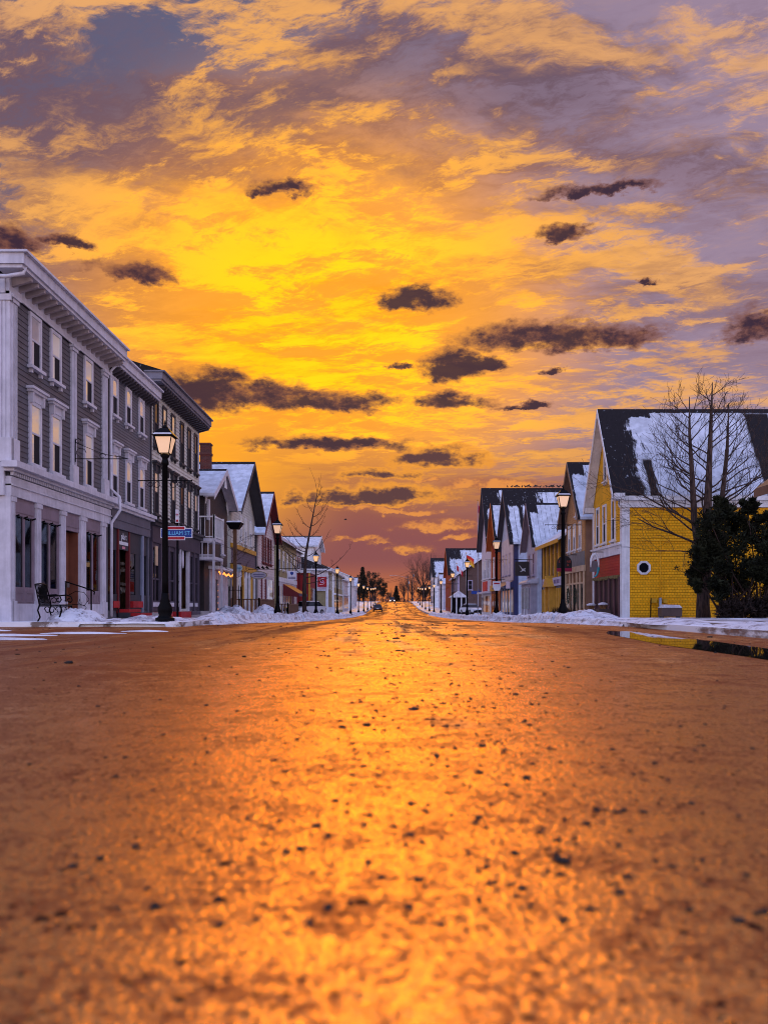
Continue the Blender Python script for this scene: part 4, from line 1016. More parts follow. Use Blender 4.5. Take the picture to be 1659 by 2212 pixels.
t = empty('oil_tank', (12.62, 38.1, walk_z(13, 38)), 0, 'brown oil tank under a snow cap against the yellow wall', 'tank')
MB().box(-.62, .62, -.35, .35, .05, .5).build('tank_body', pt('tank_brown', (.12, .08, .07)), t); MB().hull([(-.64, -.37, .5), (.64, -.37, .5), (.64, .37, .5), (-.64, .37, .5)], [(-.45, -.25, .66), (.5, -.25, .64), (.5, .25, .64), (-.45, .25, .66)]).build('snow_cap', M['snow'], t); t.scale = (.74, .8, .9)
for x in (-.5, .5): MB().box(x - .04, x + .04, -.3, .3, -.1, .05).build('leg', IRON, t)
t = MB().tube([(11.86, 38.5, walk_z(12, 38)), (11.91, 38.6, walk_z(12, 38) + .9)], .025, 6).build('stake', IRON); tag(t, 'thin dark stake standing in snow left of the oil tank', 'stake')

def tan_house():
    W, D = 5.1, 12; r = house_root('house', 'R', 46.5, W, 'tan clapboard gable house with narrow windows beside the yellow house')
    b0 = r.location.z; ev, rg = 5.75 - b0, 8.85 - b0
    w = body(W, D, -.8, ev, rg, 'front'); pf, _ = place('front'); clap(w, pf, 0, W, 3.0, ev, .13, (ev, rg, W/2, W/2), .028); w.build('wall', TAN, r)
    MB().box(W, W + .04, .02, D, -.6, ev).build('side_wall', TANW, r)
    MB().box(.1, W - .1, .03, -.034, 2.95, 3.75).build('grey_band', pt('teal_grey', (.17, .19, .20)), r)
    gable_roof(r, W, D, ev, rg, .5, .35, .15, m_roof('tan_house_roof', .10, .05, .0, start=-.5, tops=((.85, .7),)), pt('brown_barge', (.16, .11, .09)))
    for x in (1.0, 2.4, 3.9): window(r, 'front', W, x, 3.95, .56, 1.55, trim=WHITE, up=GL, lo=GLD, case=.09)
    window(r, 'front', W, 3.0, 5.9, .5, 1.1, trim=WHITE, up=GL, lo=GLD, case=.09)
    MB().box(0, W, .03, -.14, 2.62, 2.95).build('fascia', BEIGE, r)
    f = MB().box(0, W, .03, -.02, -.6, 2.62).build('shop_front', pt('brown_shop', (.22, .10, .04)), r)
    for x in (.08, 1.1, 2.0, 3.0, 3.9, 4.85): MB().box(x, x + .2, .0, -.1, -.3, 2.62).build('shop_post', BEIGE, f)
    for x in (.3, 1.3, 3.2, 4.1): MB().box(x, x + .66, -.02, -.05, .5, 1.9).build('pane', GL if x < 1 else GLD, f)
    MB().box(2.2, 3.0, -.02, -.06, -.2, 1.95).build('door', DARK, r)
    MB().box(.1, W - .1, -.03, -.09, 1.92, 2.02).build('rail', BEIGE, f)
    for k, (x, lab) in enumerate(((1.55, 'dark oval wreath on the tan shopfront hidden half behind the lamp post'), (3.5, 'dark oval wreath beside the tan shop door, clear of the lamp post'))):
        wr = empty('wreath', (XR - .22, 46.5 + W - x, b0), -pi/2, lab, 'wreath', 'wreaths on the tan shopfront')
        m = MB()
        for j in range(110):
            a = 2*pi*j/110; p = Vector((.24*cos(a), 0, 1.25 + .42*sin(a))); q = p + Vector((random.uniform(-.12, .12), random.uniform(-.08, .02), random.uniform(-.12, .12))); m.tube([p, q], [.03, .01], 3)
        m.build('greenery', pt('wreath_green', (.02, .03, .015)), wr)
    pl = MB()
    for j in range(240):
        x = random.uniform(.2, W + .1); y = random.uniform(-1.1, -.5); pl.tube([(x, y, -.1), (x + random.uniform(-.15, .15), y + random.uniform(-.15, .15), .25 + random.random()*.35)], [.03, .006], 3)
    o = pl.build('dead_plants', pt('dead_plants', (.035, .02, .012)), None, r.location, r.rotation_euler[2]); tag(o, 'dark withered plants along the foot of the tan shopfront', 'plants', kind='stuff')
    return r
tan_house()
def round_sign():
    o = empty('round_sign', (9.95, 48.6, walk_z(10, 48)), 0, 'black round-topped hanging shop sign with a crimson base behind the lamp post', 'sign')
    pts = [(-.43, 2.85)] + [(.43*cos(pi - pi*k/14), 3.15 + .43*sin(pi*k/14)) for k in range(15)] + [(.43, 2.85)]
    MB().prism(pts, -.04, .04).build('board', pt('sign_black', (.012, .010, .012)), o)
    MB().box(-.44, .44, -.06, .06, 2.72, 2.85).build('base', pt('sign_crimson', (.30, .01, .05)), o); MB().box(-.44, .44, -.055, .055, 2.65, 2.715).build('base', pt('sign_crimson', (.30, .01, .05)), o)
    rd = pt('letter_red', (.45, .07, .035))
    b = o
    text_mesh('lettering', 'S', .2, rd, b, (-.3, -.05, 3.22), 0); text_mesh('lettering', 'NE', .2, rd, b, (.24, -.05, 3.22), 0); text_mesh('lettering', 'X', .2, rd, b, (.2, -.05, 3.02), 0)
    MB().tube([(.75, 0, 3.62), (-.2, 0, 3.62)], .02, 6).build('bracket', IRON, o)
    for x in (-.15, .25): MB().tube([(x, 0, 3.62), (x, 0, 3.5)], .012, 5).build('hanger', IRON, o)
round_sign()

def ochre_shop():
    W, D = 7.6, 6.6; r = house_root('shop', 'R', 51.8, W, 'ochre yellow shop with columns under a low snowy roof', cat='shop')
    b0 = r.location.z; ev, rg = 4.95 - b0, 7.1 - b0
    w = body(W, D, -.8, ev, rg, 'side'); pf, _ = place('front'); clap(w, pf, 0, W, 3.4, ev, .16); w.build('wall', pt('grey_brown', (.16, .12, .11)), r)
    side_roof(r, W, D, ev, rg, .3, .55, .14, m_roof('ochre_shop_roof', .02, .02, .0, axis='x'), OCHRE)
    for k in range(6): MB().box(.3 + k*1.35, .62 + k*1.35, .03, -.14, 2.62, ev - .1).build('pilaster', OCHRE, r)
    for k in range(5): MB().box(.75 + k*1.35, 1.5 + k*1.35, .03, -.05, 2.85, 4.2).build('window', GLD, r)
    for (a, b) in ((.5, 3.2), (4.3, 7.3)):
        sg = MB().box(a, b, -.145, -.2, 2.05, 2.6).build('shop_sign', pt('lilac_sign', (.55, .52, .64)), r)
        for k in range(4): MB().box(a + .4 + k*.5, a + .7 + k*.5, -.2, -.21, 2.2, 2.45).build('sign_mark', pt('sign_purple', (.12, .07, .22)), sg)
    f = MB().box(0, W, .03, -.06, -.6, 2.05).build('shop_front', pt('slate_shop', (.20, .21, .26)), r)
    for x in (.2, .9, 1.6, 2.3, 5.2, 5.9, 6.6, 7.2): MB().box(x, x + .24, -.06, -.16, .3, 1.9).build('shop_post', OCHRE, f)
    p = MB(); p.box(3.0, 3.3, -.06, -.5, -.4, 2.0).box(4.4, 4.7, -.06, -.5, -.4, 2.0).prism([(2.8, 2.0), (4.9, 2.0), (3.85, 2.75)], -.06, -.6).build('porch', OCHRE, r)
    MB().box(3.4, 4.3, -.06, -.1, -.3, 1.9).build('door', ORANGE, r)
    return r
ochre_shop()

def lilac_house():
    W, D = 5.0, 14; r = house_root('house', 'R', 61.8, W, 'lilac house with a ribbed metal roof and projecting bay beside the gull sign')
    b0 = r.location.z; ev, rg = 5.3 - b0, 8.35 - b0
    w = body(W, D, -.9, ev, rg, 'front'); pf, _ = place('front'); clap(w, pf, 0, W, 2.6, ev, .15, (ev, rg, W/2, W/2)); w.build('wall', LILAC, r)
    MB().box(W, W + .04, .25, D, -.7, ev).build('side_wall', pt('dark_brown_side', (.085, .05, .035)), r)
    gable_roof(r, W, D, ev, rg, .5, .35, .14, m_roof('ribbed_roof', .20, .03, .0, ribs=.36, start=-.5, tops=((.75, .7),)), pt('mauve_barge', (.20, .15, .17)))
    for x in (1.2, 3.3): window(r, 'front', W, x, 3.2, .8, 1.7, trim=pt('mauve_trim', (.42, .34, .42)), up=GLD, lo=GLD)
    MB().box(W - .3, W + .05, -.06, .26, -.5, ev - .1).build('corner_board', LBLUE, r)
    MB().box(.3, W + .15, .03, -.75, 2.5, 2.62).hull([(.3, -.75, 2.62), (W + .15, -.75, 2.62), (W + .15, .03, 2.62), (.3, .03, 2.62)], [(.3, -.5, 2.8), (W + .1, -.5, 2.8), (W + .1, .03, 2.9), (.3, .03, 2.9)]).build('bay_roof', pt('lilac_bay_roof', (.45, .42, .46)), r)
    by = MB().box(.5, W, .03, -.55, -.6, 2.5).build('bay', pt('lilac_grey', (.36, .33, .39)), r)
    for x in (.9, 2.2, 3.5): MB().box(x, x + .85, -.55, -.58, .6, 2.2).build('pane', GLD, by)
    for x in (.8, 2.1, 3.4): MB().box(x, x + .08, -.55, -.61, .0, 2.3).build('trim', WHITE, by)
    return r
lilac_house()
g = empty('gull_sign', (9.9, 64.2, walk_z(10, 64)), 0, 'square dark hanging sign with a pale diving gull on it', 'sign')
MB().box(-.55, .55, -.03, .03, 3.15, 4.25).build('board', pt('sign_brown', (.03, .022, .02)), g)
MB().prism([(-.25, 4.0), (.02, 3.68), (.12, 3.72), (.28, 3.76), (.2, 3.62), (.26, 3.45), (.12, 3.54), (-.2, 3.44), (-.02, 3.58), (-.06, 3.68)], -.035, -.05).build('bird_emblem', pt('sign_pale', (.62, .62, .62)), g)
MB().tube([(.9, 0, 4.42), (-.6, 0, 4.42)], .025, 6).build('bracket', IRON, g)
for x in (-.4, .4): MB().tube([(x, 0, 4.42), (x, 0, 4.25)], .014, 5).build('hanger', IRON, g)

def blue_house():
    W, D = 9.2, 15; r = house_root('house', 'R', 73.6, W, 'pale blue clapboard gable house with navy corner boards and patchy roof')
    b0 = r.location.z; ev, rg = 6.4 - b0, 11.25 - b0
    w = body(W, D, -.9, ev, rg, 'front'); pf, _ = place('front'); pn, _ = place('x1', W); clap(w, pf, 0, W, 0, ev, .18, (ev, rg, W/2, W/2)); clap(w, pn, 0, D, 0, ev, .18); w.build('wall', LBLUE, r)
    MB().box(.3, W - .3, .03, -.035, 3.3, ev + .4).build('gable_boarding', PINKW, r)
    gable_roof(r, W, D, ev, rg, .5, .4, .16, m_roof('blue_house_roof', .30, .08, .06, start=-.5, ribs=.8, tops=((3.4, 1.5),), extra=((1.2, 1.6, 1.6), (1.9, 2.6, 1.9))), DKTRIM)
    MB().box(W - .5, W + .05, -.08, .3, -.6, ev).build('corner_board', NAVY, r); MB().box(-.05, .4, -.08, .3, -.6, ev).build('corner_board', NAVY, r)
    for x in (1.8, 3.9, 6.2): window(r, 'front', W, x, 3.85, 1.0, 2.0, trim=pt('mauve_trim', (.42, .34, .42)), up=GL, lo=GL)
    MB().hull([(.2, -1.0, 2.7), (W, -1.0, 2.7), (W, .03, 3.3), (.2, .03, 3.3)], [(.2, -1.0, 2.6), (W, -1.0, 2.6), (W, .03, 2.6), (.2, .03, 2.6)]).build('shop_canopy', NAVY, r)
    f = MB().box(.4, W - .5, .03, -.05, -.6, 2.6).build('shop_front', pt('navy_shop', (.06, .065, .14)), r)
    for x in (1.0, 3.0, 5.0, 7.0): MB().box(x, x + .22, -.05, -.14, -.3, 2.6).build('shop_post', LBLUE, f); MB().box(x + .3, x + 1.6, -.05, -.08, .4, 2.4).build('pane', GL, f)
    MB().box(W + .02, W + .3, 2.0, 2.6, .3, 2.2).box(W + .02, W + .3, 3.0, 3.3, .2, 1.5).build('meter_box', pt('grey_meter', (.34, .32, .38)), r)
    return r
blue_house()
def red_orange_house():
    W, D = 7.0, 14; r = house_root('house', 'R', 83.6, W, 'narrow red house with orange corner boards behind the second right lamp')
    b0 = r.location.z; ev, rg = 7.0 - b0, 11.1 - b0
    w = body(W, D, -.9, ev, rg, 'front'); pf, _ = place('front'); clap(w, pf, 0, W, 0, ev, .2, (ev, rg, W/2, W/2)); w.build('wall', BARN, r)
    gable_roof(r, W, D, ev, rg, .6, .4, .2, m_roof('red_house_roof', .2, .05, .06, start=-.6), ORANGE)
    for x in (0, W): MB().box(x - .05 if x == 0 else x - .6, x + .6 if x == 0 else x + .05, -.1, .2, -.6, ev).build('corner_board', ORANGE, r)
    for x in (2.0, 4.2): window(r, 'front', W, x, 4.0, 1.0, 2.2, trim=WHITE, up=GL, lo=GL)
    MB().box(.6, W - .6, .03, -.3, 2.6, 3.2).build('shop_sign', OCHRE, r)
    f = MB().box(.6, W - .6, .03, -.06, -.6, 2.6).build('shop_front', DRED, r)
    for x in (1.0, 3.0, 4.8): MB().box(x, x + 1.2, -.06, -.1, .3, 2.3).build('pane', GLD, f)
    return r
red_orange_house()
def tall_white_house():
    W, D = 10.0, 18; r = house_root('house', 'R', 91.0, W, 'tallest white gable house with patchy snow on a steep dark roof')
    b0 = r.location.z; ev, rg = 7.6 - b0, 13.95 - b0
    w = body(W, D, -.9, ev, rg, 'front'); pf, _ = place('front'); pn, _ = place('x1', W); clap(w, pf, 0, W, 0, ev, .22, (ev, rg, W/2, W/2)); clap(w, pn, 0, D, 0, ev, .22); w.build('wall', pt('lilac_white', (.62, .58, .66)), r)
    gable_roof(r, W, D, ev, rg, .6, .4, .2, m_roof('tall_roof', .5, .12, .12, start=-.6, ribs=.8, tops=((2.0, 2.6),), extra=((.9, 1.5, 1.0),)), DKTRIM)
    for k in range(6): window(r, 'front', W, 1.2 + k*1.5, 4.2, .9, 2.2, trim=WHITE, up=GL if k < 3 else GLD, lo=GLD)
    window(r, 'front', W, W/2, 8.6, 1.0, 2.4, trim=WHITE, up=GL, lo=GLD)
    MB().box(2.0, 6.0, .03, -.14, 2.75, 3.9).build('red_sign', pt('shop_sign_red', (.60, .03, .03)), r)
    MB().box(1, W, .03, -.7, 2.5, 2.7).build('shop_canopy', TRIM, r)
    f = MB().box(.5, W - .2, .03, -.1, -.6, 2.5).build('shop_front', WHITE, r)
    for k in range(4): MB().box(.9 + k*2.2, 2.7 + k*2.2, -.1, -.13, .4, 2.2).build('pane', GL if k % 2 else GLD, f)
    return r
tall_white_house()
simple_house('house', 'R', 138, 16, 12, 5.6, 9.6, 'brown shingled house with its gable end facing down the street', BRSH, m_roof('brown_gable_roof', .4, .2, .4, axis='x', flip=-1, start=-16), 'side', cols=4, trim=pt('lilac_trim', (.42, .36, .48)), over=.5)
simple_house('house', 'R', 156, 13, 16, 6.6, 11.7, 'tall dark roofed house with snow strips rising behind the brown one', BARN, m_roof('strip_roof', .8, .3, .35, start=-.6, ribs=1.6, tops=((3.0, 2.0),)), X=10.6, trim=ORANGE, cols=4)
simple_house('house', 'R', 182, 14, 12, 5.5, 8.0, 'low white house with a porch beyond the dark roofed house', LILAC, m_roof('low_white_roof', .4, .3, .3), cols=3, trim=WHITE)
simple_house('house', 'R', 214, 18, 14, 8.2, 13.3, 'far house whose wide roof shows torn snow patches', WHITE, m_roof('far_torn_roof', 1.0, .9, .6, start=-.6), cols=4, trim=DKTRIM, X=10.4)
def shed_eave():
    W, D = 9.0, 6.0; r = empty('house', (11.45, 24.2, walk_z(11, 20)), -pi/2, 'dark brown eave of a neighbouring house cutting in at the right edge', 'house')
    # only its street corner reaches into the picture
    w = body(W, D, -.6, 4.3, 6.6, 'side'); pf, _ = place('front'); clap(w, pf, 0, W, 0, 4.3, .15); w.build('wall', pt('red_brown_wall', (.16, .05, .04)), r)
    side_roof(r, W, D, 4.3, 6.6, .5, .75, .14, DKTRIM, pt('brown_eave', (.14, .08, .06)))
    for s in (2, 5): window(r, 'front', W, s, 1.2, .9, 1.6)
shed_eave()
# porch house in the gap
t = empty('kiosk', (9.4, 121, walk_z(9, 121)), 0, 'small white snow roofed porch kiosk by the third right lamp', 'kiosk')
MB().prism([(-1.35, 2.4), (1.35, 2.4), (0, 3.35)], -1.3, 1.3).build('roof', M['snow'], t)
MB().box(-.95, .95, -.9, .9, 0, 2.4).build('wall', DARK, t)
for x in (-1.05, -.35, .35, 1.05): MB().box(x - .09, x + .09, -1.1, -.92, 0, 2.4).build('post', WHITE, t)
# ================================================================== STREET LAMPS
def make_lamp(glass):
    r = empty('street_lamp', (0, 0, 0), 0)
    b = MB(); b.lathe([(.24, 0), (.24, .07), (.19, .09), (.15, .14), (.185, .24), (.18, .34), (.12, .46), (.125, .50), (.095, .56), (.09, .70)], 14); b.build('base', IRON, r)
    p = MB(); p.lathe([(.088, .70), (.078, 1.0), (.066, 3.9), (.095, 3.93), (.095, 3.98), (.075, 4.02), (.07, 4.08), (.12, 4.14), (.09, 4.18)], 12); p.build('pole', IRON, r)
    g = MB(); g.hull([(-.12, -.12, 4.20), (.12, -.12, 4.20), (.12, .12, 4.20), (-.12, .12, 4.20)], [(-.21, -.21, 4.60), (.21, -.21, 4.60), (.21, .21, 4.60), (-.21, .21, 4.60)]); g.build('lantern_glass', glass, r)
    f = MB()
    for sx in (-1, 1):
        for sy in (-1, 1): f.tube([(sx*.122, sy*.122, 4.18), (sx*.212, sy*.212, 4.62)], .013, 4)
    for (w, z) in ((.13, 4.19), (.22, 4.60)): f.box(-w, w, -w, -w + .02, z - .012, z + .012).box(-w, w, w - .02, w, z - .012, z + .012).box(-w, -w + .02, -w, w, z - .013, z + .013).box(w - .02, w, -w, w, z - .013, z + .013)
    f.build('lantern_frame', IRON, r)
    c = MB(); c.hull([(-.27, -.27, 4.62), (.27, -.27, 4.62), (.27, .27, 4.62), (-.27, .27, 4.62)], [(-.10, -.10, 4.82), (.10, -.10, 4.82), (.10, .10, 4.82), (-.10, .10, 4.82)])
    c.lathe([(.09, 4.82), (.06, 4.88), (.02, 4.92), (.03, 4.95), (.008, 5.04)], 8); ca = c.build('lantern_roof', IRON, r)
    MB().hull([(-.24, -.275, 4.635), (.24, -.275, 4.635), (.20, -.235, 4.68), (-.20, -.235, 4.68)], [(-.24, -.25, 4.63), (.24, -.25, 4.63), (.20, -.21, 4.675), (-.20, -.21, 4.675)]).build('snow_rim', M['snow'], ca)
    a = MB(); a.tube([(-.66, 0, 3.52), (.66, 0, 3.52)], .014, 5)
    for sx in (-1, 1):
        for (x0, rr) in ((.20, .09), (.37, .07)): a.tube([(sx*(x0 + rr*(1 - k*.03)*cos(k*.5)), 0, 3.52 - .09 - rr*(1 - k*.03)*sin(k*.5) + .0) for k in range(13)], .008, 4)
        a.lathe([(.004, 3.495), (.022, 3.52), (.004, 3.545)], 6, (sx*.67, 0))
    a.build('banner_arm', IRON, r)
    return r
L0 = make_lamp(LAMPG); L1 = make_lamp(LAMPF)
LL = [(20.9, -5.72, 'tall black street lamp on the snowy left corner before the cream building'), (41.9, -5.82, 'black street lamp with an oval and a square hanging sign'),
      (63.5, -5.9, 'black street lamp behind the bare young street tree'), (82.5, -5.55, 'fourth street lamp along the left kerb, before the olive house with white trim'),
      (104, -5.35, 'fifth street lamp along the left kerb, before the pink white shop'), (129, -5.4, 'sixth street lamp along the left kerb from the viewer'), (150, -5.35, 'seventh street lamp along the left kerb from the viewer'),
      (171, -5.3, 'eighth street lamp along the left kerb, near the dark parked car'), (194, -5.2, 'ninth street lamp along the left kerb, past the dark car'), (216, -5.2, 'tenth street lamp along the left kerb, climbing the hill'), (238, -5.2, 'farthest street lamp along the left kerb before the hilltop')]
LR = [(31.6, 6.42, 'black street lamp on the right before the round hanging shop sign'), (51.5, 6.35, 'black street lamp on the right in front of the red and orange house'), (71.4, 6.3, 'black street lamp on the right before the snowy porch kiosk'),
      (91.8, 6.5, 'fourth street lamp along the right kerb, before the brown shingled house'), (117, 6.65, 'fifth street lamp along the right kerb from the viewer'), (138, 6.7, 'sixth street lamp along the right kerb from the viewer'), (158, 6.8, 'seventh street lamp along the right kerb from the viewer'),
      (180, 6.9, 'eighth street lamp along the right kerb from the viewer'), (203, 7.0, 'ninth street lamp along the right kerb, where the hill steepens'), (226, 7.2, 'tenth street lamp along the right kerb, climbing the hill'), (250, 7.4, 'farthest street lamp along the right kerb near the hilltop')]
def add_lamps():
    used = set()
    for (y, x, lab) in LL + LR:
        src = L0 if y < 60 else L1
        o = src if src not in used else copy_tree(src); used.add(src)
        o.location = (x, y, walk_z(x, y) + .02); o.rotation_euler = (0, 0, 0); tag(o, lab, 'street lamp', 'street lamps along the kerbs')
add_lamps()

# ================================================================== SIGNS AND SMALL STREET THINGS
SW = pt('sign_board_white', (.70, .68, .72)); SB = pt('street_sign_blue', (.012, .045, .24)); SL = pt('sign_letter_blue', (.16, .55, .85)); SR = pt('sign_plate_red', (.42, .012, .02))
o = empty('street_sign', (-6.52, 25.2, walk_z(-6, 25)), 0, 'blue WILLIAM ST. name sign with red plates on a post behind the lamp', 'street sign')
MB().tube([(0, 0, -.1), (0, 0, 3.0)], .035, 8).build('post', IRON, o)
bd = MB().box(-.50, .46, -.05, -.03, 2.47, 2.77).build('border', SW, o)
MB().box(-.475, .435, -.056, -.051, 2.495, 2.745).build('blue_panel', SB, o)
for (z0, z1) in ((2.735, 2.81), (2.425, 2.50)): MB().box(-.33, .22, -.062, -.04, z0, z1).build('red_plate', SR, o); MB().box(-.35, .24, -.058, -.042, z0 - .02, z1 + .02).build('plate_edge', SW, o)
text_mesh('lettering', 'WILLIAM ST.', .165, SL, o, (-.01, -.060, 2.615), 0, .004, sx=.95)
MB().box(-.05, .05, -.06, -.04, 2.93, 3.33).build('parking_plate', SW, o); MB().lathe([(.04, 2.96), (.04, 3.02)], 8, (0, -.05)).build('red_mark', SR, o)
MB().lathe([(.045, 3.16), (.045, 3.2)], 8, (0, -.05)).build('red_mark', pt('sign_pinkred', (.55, .2, .25)), o)
# signs hung from the second left lamp
z = walk_z(-5.8, 41.9)
o = empty('hanging_sign', (-5.82 - .95, 41.9, z), 0, 'grey oval sign hung left of the second left street lamp', 'sign')
MB().tube([(-.5, 0, 2.42), (.95, 0, 2.42)], .016, 5).build('bracket', IRON, o)
def oval(a, b, zc, y0, y1, n=20): return MB().prism([(a*cos(2*pi*k/n), zc + b*sin(2*pi*k/n)) for k in range(n)], y0, y1)
oval(.43, .20, 2.12, -.02, .02).build('rim', pt('olive_rim', (.17, .13, .02)), o); oval(.40, .17, 2.12, -.026, .026).build('board', pt('grey_sign', (.32, .29, .34)), o)
for k in range(2): MB().box(-.27 + k*.05, .27 - k*.05, -.032, -.026, 2.13 - k*.09, 2.17 - k*.09).build('faded_lettering', pt('faded_blue', (.10, .09, .17)), o)
for k in range(3): MB().prism([(-.12 + k*.22, 2.48), (-.02 + k*.22, 2.60), (.1 + k*.22, 2.44), (0 + k*.22, 2.44)], -.03, .03).build('iron_bird', IRON, o)
o = empty('hanging_sign', (-5.82 + .72, 41.9, z), 0, 'pale square sign with a blue crest hung right of the second left lamp', 'sign')
MB().tube([(-.72, 0, 2.45), (.35, 0, 2.45)], .016, 5).build('bracket', IRON, o)
MB().box(-.24, .24, -.02, .02, 1.86, 2.34).build('board', pt('pale_sign', (.62, .60, .68)), o)
MB().prism([(-.08, 2.28), (.08, 2.28), (.08, 2.18), (0, 2.11), (-.08, 2.18)], -.03, -.02).build('crest', SB, o)
for k in range(2): MB().box(-.19, .19, -.028, -.02, 1.93 + k*.07, 1.965 + k*.07).build('faded_lettering', pt('faded_blue', (.10, .09, .17)), o)
o = empty('hanging_sign', (-9.35, 50.2, walk_z(-9, 50)), 0, 'small pale blue oval sign on the white shingled house', 'sign')
oval(.26, .22, 2.95, -.02, .02).build('board', pt('pale_blue_sign', (.35, .50, .58)), o); MB().box(-.16, .16, -.03, -.02, 2.92, 2.98).build('faded_lettering', pt('sign_teal', (.05, .2, .32)), o); MB().tube([(-.5, 0, 3.22), (.2, 0, 3.22)], .016, 5).build('bracket', IRON, o)
o = empty('hanging_sign', (6.35, 51.3, walk_z(6, 51)), 0, 'white shield shaped sign on the second right street lamp', 'sign')
MB().prism([(-.28, 1.85), (-.16, 1.62), (.16, 1.62), (.22, 1.85), (.22, 2.2), (-.28, 2.2)], -.16, -.19).build('board', SW, o); MB().box(-.2, .14, -.2, -.19, 2.02, 2.10).build('red_band', SR, o)
MB().tube([(-.5, 0, 2.32), (.5, 0, 2.32)], .016, 5).build('bracket', IRON, o)
def post_sign(x, y, z0, z1, w, lab, m, pm=IRON, h=None):
    o = empty('signpost', (x, y, walk_z(x, y)), 0, lab, 'sign post'); MB().tube([(0, 0, -.1), (0, 0, z1)], .035, 6).build('post', pm, o); MB().box(-w/2, w/2, -.06, -.036, z0, z1).build('plate', m, o); return o
post_sign(9.6, 70, 2.35, 2.95, .34, 'small pinkish white plate on a thin post before the navy trimmed house', pt('pink_plate', (.68, .50, .52)))
o = post_sign(12.0, 118, 3.0, 3.5, .2, 'blue street name sign on a pale post near the porch kiosk', SB, SW); MB().box(-1.0, .35, -.08, -.04, 2.85, 3.3).build('name_plate', SB, o)
o = empty('sandwich_board', (-7.1, 95, walk_z(-7, 95)), 0, 'white folding sandwich board on the left pavement before the bank', 'sign board')
MB().hull([(-.42, -.3, 0), (.42, -.3, 0), (.42, -.26, 0), (-.42, -.26, 0)], [(-.42, -.02, .95), (.42, -.02, .95), (.42, .02, .95), (-.42, .02, .95)]).build('panel', SW, o); MB().hull([(-.42, .3, 0), (.42, .3, 0), (.42, .26, 0), (-.42, .26, 0)], [(-.42, .06, .95), (.42, .06, .95), (.42, .03, .95), (-.42, .03, .95)]).build('panel', SW, o)
o = empty('rubbish_bin', (-7.7, 84, walk_z(-8, 84)), 0, 'black rubbish bin beside the third left lamp', 'bin'); MB().lathe([(.34, 0), (.40, .1), (.42, .95), (.45, .98), (.45, 1.04)], 12).build('tub', IRON, o); MB().lathe([(.45, 1.04), (.3, 1.28), (.1, 1.34)], 12).build('lid', IRON, o)

# garden chair
def iron_bench():
    o = empty('garden_bench', (-8.78, 21.25, walk_z(-9, 21)), 0, 'black wrought iron garden seat with scrolled arms in the snow by the corner building', 'bench')
    s = MB(); w = .85   # seat runs along y, faces +x
    for k in range(7): s.box(-.28, .34, .04 + k*.115, .075 + k*.115, .43, .445)
    s.tube([(-.28, 0, .44), (.36, 0, .44), (.36, w, .44), (-.28, w, .44), (-.28, 0, .44)], .024, 6); s.build('seat', IRON, o); o.scale = (.85, .85, .95)
    b = MB(); b.tube([(-.28, 0, .44), (-.34, 0, .7), (-.42, .02, 1.0), (-.43, w/2, 1.03), (-.42, w - .02, 1.0), (-.34, w, .7), (-.28, w, .44)], .02, 6)
    b.tube([(-.35, 0, .70), (-.35, w, .70)], .016, 5)
    for k in range(11):
        y = .05 + k*(w - .1)/10; q = (w/2) + (y - w/2)*1.0
        b.tube([(-.35, w/2 + (y - w/2)*.75, .70), (-.39, q, .86), (-.42, q, 1.0)], .014, 4); b.tube([(-.29, y, .45), (-.34, w/2 + (y - w/2)*.8, .69)], .013, 4)
    b.hull([(-.375, .25, .74), (-.375, w - .25, .74), (-.405, w - .2, .93), (-.405, .2, .93)], [(-.385, .25, .74), (-.385, w - .25, .74), (-.415, w - .2, .93), (-.415, .2, .93)])
    b.build('backrest', IRON, o)
    for y in (0, w):
        a = MB(); a.tube([(-.34, y, .68), (-.1, y, .70), (.22, y, .72), (.34, y, .68), (.38, y, .58), (.33, y, .52), (.25, y, .54), (.24, y, .61), (.30, y, .63)], .02, 5)
        a.tube([(-.28, y, .6), (-.18, y, .66), (-.1, y, .58), (-.16, y, .5), (-.24, y, .53)], .015, 5); a.build('armrest', IRON, o)
        for (x0, sg) in ((-.28, -1), (.34, 1)):
            l = MB(); l.tube([(x0, y, .44), (x0 + sg*.05, y, .3), (x0 - sg*.02, y, .12), (x0 + sg*.05, y, 0)], .024, 6)
            l.tube([(x0 - sg*.24 + sg*.10*cos(t*.55)*(1 - t*.04), y, .31 + .10*sin(t*.55)*(1 - t*.04)) for t in range(13)], .014, 4); l.build('leg', IRON, o)
    MB().box(-.26, .33, -.016, .016, .395, .41).box(-.26, .33, w - .016, w + .016, .395, .41).build('stretcher', IRON, o)
iron_bench()
o = empty('handrail', (-9.78, 24.9, walk_z(-9, 25)), 0, 'black iron handrail with scrolls beside the brown corner door', 'handrail')
for (x, zt) in ((0, 1.14), (.76, .90)): MB().tube([(x, 0, -.1), (x, 0, zt)], .022, 6).build('post', IRON, o)
MB().tube([(-.05, 0, 1.16), (.76, 0, .90), (.86, 0, .84), (.84, 0, .76)], .022, 6).build('top_rail', IRON, o)
m = MB()
m.tube([(.05, 0, .72), (.3, 0, .86), (.55, 0, .82), (.7, 0, .62), (.55, 0, .42), (.38, 0, .5), (.42, 0, .62)], .010, 5); m.tube([(.0, 0, .46), (.3, 0, .46), (.55, 0, .44), (.62, 0, .36), (.54, 0, .3)], .010, 5); m.tube([(.74, 0, .3), (.6, 0, .2), (.52, 0, .26), (.6, 0, .32)], .010, 5)
m.build('scrollwork', IRON, o)

